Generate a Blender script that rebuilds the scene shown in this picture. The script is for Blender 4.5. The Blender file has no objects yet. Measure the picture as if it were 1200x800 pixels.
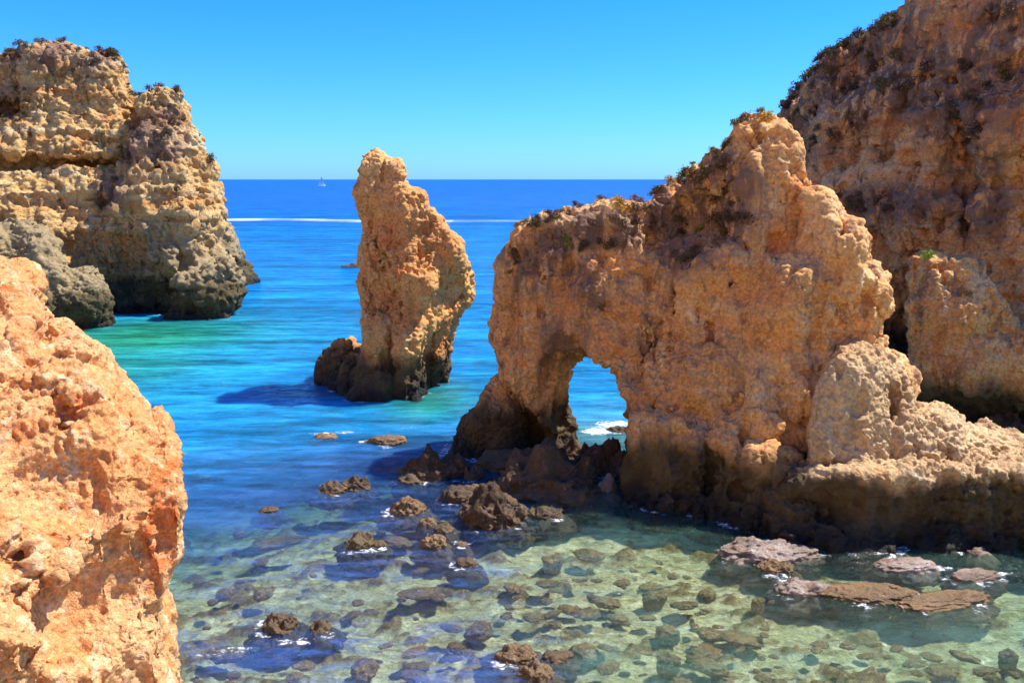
import bpy, math, random
import numpy as np
from mathutils import Vector

random.seed(7)
RNG = np.random.default_rng(11)
C = bpy.context.scene.collection
F_PX, CX, CY, H = 1000.0, 600.0, 400.0, 14.0
TH = math.atan(190/1000.0)
CT, ST = math.cos(TH), math.sin(TH)

# ------------------------------------------------------------------ photo <-> world
def ray(px, py):
    return ((px-CX), F_PX*CT + (CY-py)*ST, -F_PX*ST + (CY-py)*CT)
def at_depth(px, py, D):
    dx, dy, dz = ray(px, py)
    t = D/dy
    return np.array([dx*t, D, H+dz*t])
def on_water(px, py, z=0.0):
    dx, dy, dz = ray(px, py)
    t = (z-H)/dz
    return np.array([dx*t, dy*t, z])

# ------------------------------------------------------------------ noise
_P = RNG.permutation(512).astype(np.int64)
_G = RNG.normal(size=(512, 3)); _G /= np.linalg.norm(_G, axis=1)[:, None]
_G = _G.astype(np.float32)
_J = RNG.random((512, 3)).astype(np.float32)
def _h(i, j, k):
    return _P[(_P[(_P[i & 511]+j) & 511]+k) & 511]
def perlin(p):
    pi = np.floor(p).astype(np.int64); f = (p-pi).astype(np.float32)
    s = f*f*f*(f*(f*6-15)+10)
    out = 0
    for a in (0, 1):
        wa = s[:, 0] if a else 1-s[:, 0]
        for b in (0, 1):
            wb = s[:, 1] if b else 1-s[:, 1]
            for c in (0, 1):
                wc = s[:, 2] if c else 1-s[:, 2]
                g = _G[_h(pi[:, 0]+a, pi[:, 1]+b, pi[:, 2]+c)]
                out = out + wa*wb*wc*(g[:, 0]*(f[:, 0]-a)+g[:, 1]*(f[:, 1]-b)+g[:, 2]*(f[:, 2]-c))
    return out*1.5
def fbm(p, octs=4, gain=0.5, ridged=False):
    o, a, t = 0, 1.0, 0
    for i in range(octs):
        n = perlin(p*(2.03**i)+17.3*i)
        if ridged: n = 1-2*np.abs(n)*1.6
        o = o+a*n; t += a; a *= gain
    return o/t
def worley(p):
    pi = np.floor(p).astype(np.int64); f = (p-pi).astype(np.float32)
    d1 = np.full(len(p), 9.0, np.float32); d2 = d1.copy()
    for a in (-1, 0, 1):
        for b in (-1, 0, 1):
            for c in (-1, 0, 1):
                j = _J[_h(pi[:, 0]+a, pi[:, 1]+b, pi[:, 2]+c)]
                d = (a+j[:, 0]-f[:, 0])**2+(b+j[:, 1]-f[:, 1])**2+(c+j[:, 2]-f[:, 2])**2
                d2 = np.minimum(d2, np.maximum(d1, d)); d1 = np.minimum(d1, d)
    return np.sqrt(d1), np.sqrt(d2)

_R = RNG.random(512).astype(np.float32)
def blocks(p):
    pi = np.floor(p).astype(np.int64); f = (p-pi).astype(np.float32)
    d1 = np.full(len(p), 9.0, np.float32); v = np.zeros(len(p), np.float32)
    for a in (-1, 0, 1):
        for b in (-1, 0, 1):
            for c in (-1, 0, 1):
                h = _h(pi[:, 0]+a, pi[:, 1]+b, pi[:, 2]+c); j = _J[h]
                d = (a+j[:, 0]-f[:, 0])**2+(b+j[:, 1]-f[:, 1])**2+(c+j[:, 2]-f[:, 2])**2
                m = d < d1; d1 = np.where(m, d, d1); v = np.where(m, _R[h], v)
    return v
# ------------------------------------------------------------------ mesh tools
def surface_nets(F, org, h):
    s = F < 0
    nx, ny, nz = F.shape
    cnt = np.zeros((nx-1, ny-1, nz-1), np.uint8)
    for a in (0, 1):
        for b in (0, 1):
            for c in (0, 1):
                cnt += s[a:nx-1+a, b:ny-1+b, c:nz-1+c]
    act = (cnt > 0) & (cnt < 8)
    ids = np.full(act.shape, -1, np.int64)
    I, J, K = np.nonzero(act)
    ids[I, J, K] = np.arange(len(I))
    acc = np.zeros((len(I), 3)); n = np.zeros(len(I))
    corners = [(a, b, c) for a in (0, 1) for b in (0, 1) for c in (0, 1)]
    for p in corners:
        for ax in range(3):
            if p[ax]: continue
            q = list(p); q[ax] = 1
            f0 = F[I+p[0], J+p[1], K+p[2]]; f1 = F[I+q[0], J+q[1], K+q[2]]
            m = (f0 < 0) != (f1 < 0)
            den = np.where(m, f0-f1, 1)
            t = np.where(m, f0/den, 0)
            pt = np.array(p, float)[None, :].repeat(len(I), 0); pt[:, ax] += t
            acc += pt*m[:, None]; n += m
    V = (acc/n[:, None]+np.stack([I, J, K], 1))*h+np.array(org)
    quads = []
    for ax in range(3):
        sl0 = [slice(1, -1)]*3; sl1 = [slice(1, -1)]*3
        sl0[ax] = slice(0, -1); sl1[ax] = slice(1, None)
        A, B = s[tuple(sl0)], s[tuple(sl1)]
        ch = A != B
        i = np.stack(np.nonzero(ch), 1)
        sg = A[ch]
        o = [1, 1, 1]; o[ax] = 0
        i = i+np.array(o)
        u, v = [(1, 2), (2, 0), (0, 1)][ax]
        def cid(du, dv):
            c = i.copy(); c[:, u] -= du; c[:, v] -= dv
            return ids[c[:, 0], c[:, 1], c[:, 2]]
        q = np.stack([cid(1, 1), cid(0, 1), cid(0, 0), cid(1, 0)], 1)
        q[~sg] = q[~sg][:, ::-1]
        quads.append(q)
    return V, np.concatenate(quads)
def subdivide(V, Q):
    E = np.stack([Q, np.roll(Q, -1, 1)], 2).reshape(-1, 2)
    E.sort(axis=1)
    key = E[:, 0]*len(V)+E[:, 1]
    uk, inv = np.unique(key, return_inverse=True)
    e0, e1 = uk//len(V), uk % len(V)
    em = (V[e0]+V[e1])/2
    fc = V[Q].mean(1)
    n, ne = len(V), len(uk)
    ei = (inv.reshape(-1, 4)+n)
    fi = np.arange(len(Q))+n+ne
    out = [np.stack([Q[:, k], ei[:, k], fi, ei[:, k-1]], 1) for k in range(4)]
    return np.concatenate([V, em, fc]), np.concatenate(out)
def normals(V, Q):
    a = V[Q[:, 2]]-V[Q[:, 0]]; b = V[Q[:, 3]]-V[Q[:, 1]]
    fn = np.cross(a, b)
    N = np.zeros_like(V)
    for c in range(3):
        N[:, c] = np.bincount(Q.ravel(), np.repeat(fn[:, c], 4), len(V))
    return N/(np.linalg.norm(N, axis=1)[:, None]+1e-12)
def smooth(V, Q, it=1, f=0.5):
    i = Q.ravel(); j = np.roll(Q, -1, 1).ravel()
    n = np.bincount(i, minlength=len(V))+np.bincount(j, minlength=len(V))
    for _ in range(it):
        A = np.zeros_like(V)
        for c in range(3):
            A[:, c] = np.bincount(i, V[j, c], len(V))+np.bincount(j, V[i, c], len(V))
        V = V*(1-f)+f*A/np.maximum(n, 1)[:, None]
    return V
def make_mesh(name, V, Q, mat, loc=(0, 0, 0), shade=True, attrs=None, parent=None, raw=False):
    me = bpy.data.meshes.new(name)
    V = np.asarray(V, np.float32)-(0 if raw else np.array(loc, np.float32))
    Q = np.asarray(Q, np.int32)
    k = Q.shape[1]
    me.vertices.add(len(V)); me.vertices.foreach_set('co', np.ascontiguousarray(V, np.float32).ravel())
    me.loops.add(Q.size); me.loops.foreach_set('vertex_index', Q.ravel())
    me.polygons.add(len(Q))
    me.polygons.foreach_set('loop_start', np.arange(0, Q.size, k, dtype=np.int32))
    me.polygons.foreach_set('loop_total', np.full(len(Q), k, np.int32))
    me.polygons.foreach_set('use_smooth', np.full(len(Q), shade))
    for an, av in (attrs or {}).items():
        at = me.attributes.new(an, 'FLOAT', 'POINT')
        at.data.foreach_set('value', np.ascontiguousarray(av, np.float32))
    me.update(calc_edges=True); me.validate()
    me.materials.append(mat)
    o = bpy.data.objects.new(name, me)
    o.location = loc
    C.objects.link(o)
    if parent: o.parent = parent
    return o
def tag(o, label=None, cat=None, group=None, kind=None):
    if label: o['label'] = label
    if cat: o['category'] = cat
    if group: o['group'] = group
    if kind: o['kind'] = kind
    return o

# ------------------------------------------------------------------ materials
class NT:
    def __init__(s, name):
        s.m = bpy.data.materials.new(name); s.m.use_nodes = True
        s.t = s.m.node_tree; s.t.nodes.clear()
        s.out = s.n('ShaderNodeOutputMaterial')
    def n(s, t, **kw):
        x = s.t.nodes.new(t)
        for k, v in kw.items(): setattr(x, k, v)
        return x
    def put(s, sock, v):
        if isinstance(v, bpy.types.NodeSocket): s.t.links.new(v, sock)
        elif isinstance(v, (tuple, list)) and len(v) == 3 and sock.type == 'RGBA': sock.default_value = (*v, 1)
        else: sock.default_value = v
    def math(s, op, a, b=0.0, c=0.0, clamp=False):
        x = s.n('ShaderNodeMath', operation=op, use_clamp=clamp)
        for i, v in enumerate((a, b, c)): s.put(x.inputs[i], v)
        return x.outputs[0]
    def mix(s, f, a, b, blend='MIX'):
        x = s.n('ShaderNodeMix', data_type='RGBA', blend_type=blend)
        s.put(x.inputs[0], f); s.put(x.inputs[6], a); s.put(x.inputs[7], b)
        return x.outputs[2]
    def ss(s, v, a, b, lo=0.0, hi=1.0):
        x = s.n('ShaderNodeMapRange', interpolation_type='SMOOTHSTEP')
        s.put(x.inputs[0], v)
        for i, q in enumerate((a, b, lo, hi)): x.inputs[i+1].default_value = q
        return x.outputs[0]
    def pos(s):
        return s.n('ShaderNodeNewGeometry').outputs['Position']
    def vmul(s, v, k, off=(0, 0, 0)):
        x = s.n('ShaderNodeVectorMath', operation='MULTIPLY_ADD')
        s.put(x.inputs[0], v); x.inputs[1].default_value = k; x.inputs[2].default_value = off
        return x.outputs[0]
    def noise(s, v, scale, detail=4, rough=0.55, dist=0.0):
        x = s.n('ShaderNodeTexNoise')
        s.put(x.inputs['Vector'], v); x.inputs['Scale'].default_value = scale
        x.inputs['Detail'].default_value = detail; x.inputs['Roughness'].default_value = rough
        x.inputs['Distortion'].default_value = dist
        return x.outputs['Fac']
    def vor(s, v, scale, feature='F1', rand=1.0):
        x = s.n('ShaderNodeTexVoronoi', feature=feature)
        s.put(x.inputs['Vector'], v); x.inputs['Scale'].default_value = scale
        x.inputs['Randomness'].default_value = rand
        return x.outputs['Distance']
    def attr(s, name):
        return s.n('ShaderNodeAttribute', attribute_name=name).outputs['Fac']
    def bump(s, h, strength, dist, nrm=None):
        x = s.n('ShaderNodeBump')
        x.inputs['Strength'].default_value = strength; x.inputs['Distance'].default_value = dist
        s.put(x.inputs['Height'], h)
        if nrm is not None: s.put(x.inputs['Normal'], nrm)
        return x.outputs[0]
    def principled(s, col, rough=0.9, nrm=None, spec=0.2):
        x = s.n('ShaderNodeBsdfPrincipled')
        s.put(x.inputs['Base Color'], col); s.put(x.inputs['Roughness'], rough)
        x.inputs['Specular IOR Level'].default_value = spec
        if nrm is not None: s.put(x.inputs['Normal'], nrm)
        s.t.links.new(x.outputs[0], s.out.inputs[0])
        return x

def rock_mat(name, a, b, red, pale, redt=0.56, palet=0.6, band=3.3, band_soft=0.8,
             wet=(0.018, 0.015, 0.011), tide=(0.075, 0.052, 0.026), fs=1.0, crust=(0.16, 0.12, 0.09), crustt=0.62,
             strata=0.5, off=0.0, bump=1.0, wetz=0.5):
    k = NT(name); p = k.vmul(k.pos(), (1, 1, 1), (off, off*1.7, 0))
    n1 = k.noise(p, 0.22*fs, 4, 0.6, 0.3)
    col = k.mix(k.ss(n1, 0.38, 0.62), a, b)
    st = k.noise(k.vmul(p, (0.06, 0.06, 1.0)), 0.75*fs, 4, 0.6, 0.4)
    col = k.mix(k.math('MULTIPLY', k.ss(st, 0.52, 0.66), strata), col, pale)
    col = k.mix(k.math('MULTIPLY', k.ss(st, 0.48, 0.36), strata*0.7), col, red)
    n2 = k.noise(k.vmul(p, (1, 1, 0.6), (31, 7, 3)), 0.42*fs, 5, 0.62, 0.5)
    col = k.mix(k.math('MULTIPLY', k.ss(n2, redt, redt+0.12), 0.85), col, red)
    n3 = k.noise(k.vmul(p, (1, 1, 0.7), (-11, 17, 5)), 0.9*fs, 4, 0.65, 0.6)
    col = k.mix(k.math('MULTIPLY', k.ss(n3, palet, palet+0.1), 0.8), col, pale)
    n4 = k.noise(k.vmul(p, (1, 1, 0.35), (5, -9, 12)), 1.1*fs, 5, 0.7, 0.8)
    col = k.mix(k.math('MULTIPLY', k.ss(n4, crustt, crustt+0.1), 0.75), col, crust)
    sp = k.noise(p, 7*fs, 3, 0.7)
    pit_spot = k.vor(k.vmul(p, (1, 1, 0.8), (2, 4, 8)), 2.6*fs)  # dark spots painted in as the shade of small pits
    col = k.mix(k.math('MULTIPLY', k.ss(pit_spot, 0.3, 0.12), k.ss(n3, 0.45, 0.58, 0.0, 0.6)), col, crust)
    vst = k.noise(k.vmul(p, (1.6, 1.6, 0.14), (8, 1, 4)), 0.9*fs, 5, 0.6, 0.5)
    col = k.mix(k.ss(vst, 0.54, 0.68, 0, 0.5), col, tuple(c*0.62 for c in b))
    col = k.mix(1.0, col, k.n('ShaderNodeCombineColor').outputs[0], 'MULTIPLY') if False else col
    v = k.n('ShaderNodeHueSaturation'); k.put(v.inputs['Color'], col)
    k.put(v.inputs['Value'], k.ss(sp, 0.3, 0.7, 0.7, 1.2)); col = v.outputs[0]
    spot = k.attr('dark')
    col = k.mix(k.math('MULTIPLY', spot, k.ss(n4, 0.36, 0.52)), col, (0.26, 0.15, 0.095))
    grey = k.attr('grey')
    col = k.mix(k.math('MULTIPLY', grey, k.ss(n3, 0.3, 0.5, 0.6, 1.0)), col, (0.36, 0.27, 0.14))
    # tidal band
    z = k.n('ShaderNodeSeparateXYZ'); k.put(z.inputs[0], k.pos())
    nb = k.noise(k.vmul(p, (1, 1, 0.5)), 0.5, 3, 0.6)
    zz = k.math('ADD', z.outputs[2], k.math('MULTIPLY', k.math('SUBTRACT', nb, 0.5), 3.0))
    td = k.mix(k.ss(n3, 0.4, 0.62), tide, tuple(c*1.6 for c in tide))
    col = k.mix(k.math('MULTIPLY', k.ss(zz, band+band_soft, band-band_soft), 0.97), col, td)
    col = k.mix(k.ss(zz, wetz+1.0, wetz-0.4), col, wet)
    hgt = k.math('ADD', k.math('MULTIPLY', k.noise(p, 3.2*fs, 5, 0.7, 0.3), 1.0),
                 k.math('MULTIPLY', k.math('MULTIPLY', k.ss(k.vor(k.vmul(p, (1, 1, 1.3)), 4.5*fs), 0.05, 0.45), 0.32), k.ss(n1, 0.45, 0.62)))
    n = k.bump(hgt, 0.9*bump, 0.22/fs)
    n = k.bump(k.noise(p, 22*fs, 2, 0.7), 0.5*bump, 0.03/fs, n)
    k.principled(col, k.ss(zz, 0.0, 1.2, 0.45, 0.95), n, 0.25)
    return k.m

M_ARCH = rock_mat('arch_limestone', (0.86, 0.47, 0.175), (0.74, 0.35, 0.12), (0.82, 0.31, 0.09), (0.88, 0.62, 0.35), crust=(0.34, 0.19, 0.115), crustt=0.53, strata=0.45, bump=0.85, band=2.9)
M_TERR = rock_mat('terrace_limestone', (0.74, 0.50, 0.25), (0.62, 0.39, 0.19), (0.68, 0.36, 0.14), (0.84, 0.64, 0.38), off=13, strata=0.3, band=2.75, band_soft=0.4, crust=(0.3, 0.2, 0.12))
M_NEEDLE = rock_mat('stack_limestone', (0.84, 0.45, 0.15), (0.74, 0.34, 0.11), (0.78, 0.23, 0.06), (0.86, 0.6, 0.3), off=37, strata=0.25, crust=(0.4, 0.22, 0.11), band=2.6)
M_LEFT = rock_mat('left_cliff_limestone', (0.70, 0.45, 0.17), (0.60, 0.34, 0.12), (0.64, 0.27, 0.08), (0.8, 0.6, 0.33), off=71, strata=0.7, crust=(0.27, 0.17, 0.085), crustt=0.56, band=3.6, fs=0.8, tide=(0.08, 0.06, 0.028))
M_FORE = rock_mat('near_limestone', (0.88, 0.40, 0.14), (0.9, 0.49, 0.21), (0.84, 0.19, 0.04), (0.92, 0.64, 0.36), off=90, strata=0.2, fs=1.9, crust=(0.66, 0.22, 0.07), redt=0.56, palet=0.54, band=-4, wetz=-4, bump=1.3)
M_RIGHT = rock_mat('right_cliff_limestone', (0.86, 0.45, 0.17), (0.76, 0.35, 0.12), (0.84, 0.24, 0.06), (0.88, 0.56, 0.3), off=111, strata=0.9, fs=0.9, crust=(0.3, 0.16, 0.1), crustt=0.57, band=3.6)
M_BOULD = rock_mat('tidal_boulder_rock', (0.15, 0.09, 0.05), (0.085, 0.055, 0.034), (0.17, 0.08, 0.04), (0.3, 0.19, 0.1), off=5, strata=0.1, fs=2.2, crust=(0.08, 0.05, 0.03), band=-3, wetz=-0.35, wet=(0.16, 0.11, 0.05))
M_REEF = rock_mat('reddish_reef_rock', (0.30, 0.18, 0.08), (0.19, 0.115, 0.055), (0.33, 0.13, 0.05), (0.55, 0.42, 0.33), off=55, strata=0.1, fs=2.6, crust=(0.13, 0.08, 0.045), band=-3, wetz=-0.45, wet=(0.2, 0.13, 0.06))
M_PALE = rock_mat('pale_barnacled_rock', (0.40, 0.31, 0.25), (0.24, 0.17, 0.12), (0.34, 0.17, 0.1), (0.66, 0.6, 0.57), off=65, strata=0.1, fs=3.0, crust=(0.18, 0.1, 0.08), band=-3, wetz=-0.55, wet=(0.2, 0.13, 0.07))

# ------------------------------------------------------------------ rocks
def poly_sdf(P, U, Z):
    d = np.full(U.shape, 1e9); ins = np.zeros(U.shape, bool)
    n = len(P)
    for i in range(n):
        a, b = P[i], P[(i+1) % n]
        e = b-a
        t = np.clip(((U-a[0])*e[0]+(Z-a[1])*e[1])/(e@e+1e-12), 0, 1)
        d = np.minimum(d, (U-a[0]-t*e[0])**2+(Z-a[1]-t*e[1])**2)
        c = ((a[1] <= Z) & (b[1] > Z)) | ((b[1] <= Z) & (a[1] > Z))
        with np.errstate(divide='ignore', invalid='ignore'):
            xi = a[0]+(Z-a[1])*e[0]/(e[1] if abs(e[1]) > 1e-12 else 1e-12)
        ins ^= c & (U < xi)
    d = np.sqrt(d)
    return np.where(ins, -d, d)
def idw(pts, vals, X, Y, eps):
    num = 0; den = 0
    for (x, y), v in zip(pts, vals):
        w = 1.0/((X-x)**2+(Y-y)**2+eps)**1.6
        num = num+w*v; den = den+w
    return num/den
def smin(a, b, k):
    h = np.clip(0.5+0.5*(b-a)/k, 0, 1)
    return b*(1-h)+a*h-k*h*(1-h)

class Frame:
    def __init__(s, Xc, Dc):
        a = math.atan2(Xc, Dc)
        s.U = np.array([math.cos(a), -math.sin(a)]); s.W = np.array([math.sin(a), math.cos(a)])
        s.c = (Xc, Dc)
    def loc(s, p): return np.array([p[:2]@s.U, p[:2]@s.W, p[2]])
    def world(s, V):
        o = V.copy(); o[:, :2] = V[:, :1]*s.U+V[:, 1:2]*s.W
        return o

def piece_field(fr, pc, us, ws, zs):
    """rounded slab between a front surface and a back surface, cut by an outline"""
    ctl = pc['ctl']; cp = np.array([[c[0], c[1]] for c in ctl], float); cd = [c[2] for c in ctl]
    R = pc.get('R', 1.5)
    P = []
    for px, py in pc['out']:
        D = idw(cp, cd, px, py, 900.0)+pc.get('od', R*0.7)
        q = fr.loc(at_depth(px, py, D)); P.append([q[0], q[2]])
    P = np.array(P)
    UU, ZZ = np.meshgrid(us, zs, indexing='ij')
    d2 = poly_sdf(P, UU, ZZ)
    L = np.array([fr.loc(at_depth(*c)) for c in ctl])
    wf = idw(L[:, [0, 2]], L[:, 1], UU, ZZ, pc.get('eps', 2.0))
    wf = wf+pc.get('notch', 0.7)*np.exp(-((ZZ-0.9)/0.9)**2)
    th = pc['th']+pc.get('taper', 0.0)*np.maximum(0, pc.get('ztop', 15)-ZZ)
    W = ws[None, :, None]
    q2 = np.maximum(wf[:, None, :]-W, W-(wf+th)[:, None, :])*0.85
    a = d2[:, None, :]+R; b = q2+R
    return np.minimum(np.maximum(a, b), 0)+np.hypot(np.maximum(a, 0), np.maximum(b, 0))-R

def build_rock(name, center, pieces, vox, levels, amp, mat, cuts=(), tunnels=(), bounds=None, k=0.7, seed=0,
               dark=(), grey=(), strata=0.12, fine=1.0, flute=0.2, hollows=(), block=0.6, rg=1.0):
    fr = Frame(*center)
    (u0, u1), (w0, w1), (z0, z1) = bounds
    us = np.arange(u0, u1, vox); ws = np.arange(w0, w1, vox); zs = np.arange(z0, z1, vox)
    Fd = None
    for pc in pieces:
        f = piece_field(fr, pc, us, ws, zs).astype(np.float32)
        Fd = f if Fd is None else smin(Fd, f, pc.get('k', k)).astype(np.float32)
    UU, WW, ZZ = us[:, None, None], ws[None, :, None], zs[None, None, :]
    cuts = list(cuts)
    rr_ = random.Random(seed*7+1)
    for (x0, y0, x1, y1, n, s0, s1, pi_) in hollows:
        ct = pieces[pi_]['ctl']; cp = [(c[0], c[1]) for c in ct]; cd = [c[2] for c in ct]
        for _ in range(n):
            px, py = rr_.uniform(x0, x1), rr_.uniform(y0, y1)
            D = float(idw(cp, cd, px, py, 60.0)); a_ = rr_.uniform(s0, s1)
            if rr_.random() < 0.5: cuts.append((px, py, D, a_*1.5, a_*0.8, a_*0.45))
            else: cuts.append((px, py, D, a_*0.45, a_*0.8, a_*rr_.uniform(1.3, 2.8)))
    for (px, py, D, ru, rw, rz) in cuts:
        q = fr.loc(at_depth(px, py, D))
        def rng_(ax, c, rad):
            i0 = int(np.searchsorted(ax, c-rad-1.2)); i1 = int(np.searchsorted(ax, c+rad+1.2)); return slice(i0, max(i1, i0+1))
        su, sw, sz = rng_(us, q[0], ru), rng_(ws, q[1], rw), rng_(zs, q[2], rz)
        e = np.sqrt(((UU[su]-q[0])/ru)**2+((WW[:, sw]-q[1])/rw)**2+((ZZ[:, :, sz]-q[2])/rz)**2)
        e = (e-1)*min(ru, rw, rz)
        kk = min(0.5, 1.2*min(ru, rw, rz))
        Fd[su, sw, sz] = -smin(-Fd[su, sw, sz], e, kk)
    for tn in tunnels:
        def pp(o, D):
            q = [fr.loc(at_depth(x, y, D)) for x, y in o]
            return np.array([[a[0], a[2]] for a in q])
        U2, Z2 = np.meshgrid(us, zs, indexing='ij')
        da = poly_sdf(pp(tn['front'], tn['Df']), U2, Z2); db = poly_sdf(pp(tn['back'], tn['Db']), U2, Z2)
        t = np.clip((ws-tn['w0'])/(tn['w1']-tn['w0']), 0, 1)**tn.get('pow', 1.0)
        e = da[:, None, :]*(1-t)[None, :, None]+db[:, None, :]*t[None, :, None]
        Fd = -smin(-Fd, e.astype(np.float32), 0.5)
    Fd[0] = Fd[-1] = 1; Fd[:, 0] = Fd[:, -1] = 1; Fd[:, :, 0] = Fd[:, :, -1] = 1
    V, Q = surface_nets(Fd, (u0, w0, z0), vox)
    V = fr.world(V)
    V = smooth(V, Q, 2)
    off = np.array([seed*13.7, seed*5.1, seed*2.3])
    def disp(V, N, d): return V+N*(np.asarray(d)-np.mean(d))[:, None]
    def rough(V): return rg*np.clip(0.5+1.7*perlin((V+off)/3.3+40)+0.5*perlin((V+off)/1.3+60), 0.12, 1.25)
    # large forms
    N = normals(V, Q)
    P = V+off
    d = amp*0.9*fbm(P/5.0, 3)+amp*0.35*fbm(P/2.0*[1, 1, 0.8], 3, ridged=True)
    d += flute*amp*fbm(P*[0.7, 0.7, 0.13], 3, ridged=True)
    V = disp(V, N, d)
    N = normals(V, Q)
    hz = np.clip(1-np.abs(N[:, 2]), 0, 1)
    P = V+off
    zz = P[:, 2]+0.5*perlin(P/6.0)
    sv = perlin(np.stack([zz*0.9, P[:, 0]*0.03, P[:, 1]*0.03], 1))+0.6*perlin(np.stack([zz*2.3+7, P[:, 0]*0.05, P[:, 1]*0.05], 1))
    V = disp(V, N, strata*hz*sv*amp*1.6)
    wp = 0.22*np.stack([perlin((V+off)/1.4+q) for q in (1, 7, 13)], 1)
    V = disp(V, normals(V, Q), block*amp*((blocks((V+off)/np.array([2.6, 2.6, 6.0])+wp)-0.5)*1.1+(blocks((V+off)/np.array([1.1, 1.1, 2.2])+wp+9)-0.5)*0.5))
    V = smooth(V, Q, 1, 0.25)
    N = normals(V, Q)
    f1, f2 = worley((V+off)/1.5*[1, 1, 1.0]+0.25*np.stack([perlin((V+off)/0.9+s) for s in (3, 9, 15)], 1))
    N = normals(V, Q)
    sgn = np.clip(perlin((V+off)/4.0+21)*4, -1, 1)
    V = disp(V, N, rough(V)*amp*0.5*(0.45-f1)*fine*np.where(sgn > 0, sgn, sgn*1.3) - amp*0.3*np.exp(-((f2-f1)/0.07)**2)*fine*np.clip(sgn, 0, 1))
    V = disp(V, normals(V, Q), rough(V)*amp*0.25*fbm((V+off)/0.8*[1, 1, 0.6], 2, ridged=True))
    for lv in range(levels):
        V, Q = subdivide(V, Q)
        V = smooth(V, Q, 1, 0.4)
        N = normals(V, Q); P = V+off
        sc = vox*2.6/(2**lv)
        g = vox*(1.25/(1.6**lv))*fine
        f1, f2 = worley(P/(sc*1.6))
        msk = rough(V)
        V = disp(V, N, g*(0.8*fbm(P/sc, 2, ridged=True)*(0.4+0.6*msk)+1.5*(f1-0.45)*msk-1.1*np.clip(perlin(P/(sc*2)+4)-0.2, 0, 1)*2.0))
    def spots(lst):
        a = np.zeros(len(V))
        for (px, py, D, r) in lst:
            q = at_depth(px, py, D)
            r2 = (V[:, 0]-q[0])**2+((V[:, 1]-q[1])*0.4)**2+(V[:, 2]-q[2])**2
            a = np.maximum(a, np.exp(-(r2/(r*r))**1.5))
        return np.clip(a*1.3, 0, 1)
    base = (float(center[0]), float(center[1]), 0.0)
    return make_mesh(name, V, Q, mat, base, attrs={'dark': spots(dark), 'grey': spots(grey)})

ROCKS = []
# --- natural arch
ARCH_OUT = [(573, 378), (578, 350), (585, 335), (588, 312), (597, 285), (605, 266), (620, 259), (638, 253), (655, 247), (675, 243), (690, 246), (710, 239), (740, 240), (766, 240), (775, 228), (788, 217), (800, 210), (820, 195), (838, 181), (853, 172), (860, 160), (868, 146), (882, 134), (903, 134), (918, 147), (929, 165), (933, 190), (937, 214), (945, 224), (960, 223), (974, 232), (985, 242), (988, 255), (1004, 265), (1017, 281), (1020, 298), (1019, 312), (1031, 322), (1042, 342), (1038, 360), (1032, 375), (1035, 395), (1040, 412), (1062, 440), (1080, 720), (590, 720), (600, 540), (596, 500), (590, 470), (580, 440), (576, 405)]
ARCH_CTL = [(600, 290, 41.5), (580, 380, 42), (600, 520, 43), (640, 300, 40.5), (700, 360, 39.5), (690, 260, 41), (752, 500, 37), (760, 590, 35.3), (800, 590, 34.6), (870, 615, 33), (940, 640, 31), (1000, 645, 30.9), (770, 260, 41.5), (810, 250, 41),
            (885, 150, 38.5), (880, 230, 37.5), (960, 240, 36.3), (1010, 290, 35), (1030, 350, 35.2), (1000, 500, 34.6), (960, 480, 34.6), (1000, 440, 35.2), (1020, 420, 35.4), (900, 500, 34.2), (830, 330, 37), (820, 450, 35.8), (900, 380, 35.6), (870, 300, 37), (960, 360, 34.6), (780, 400, 38.2), (760, 330, 39.5)]
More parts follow.
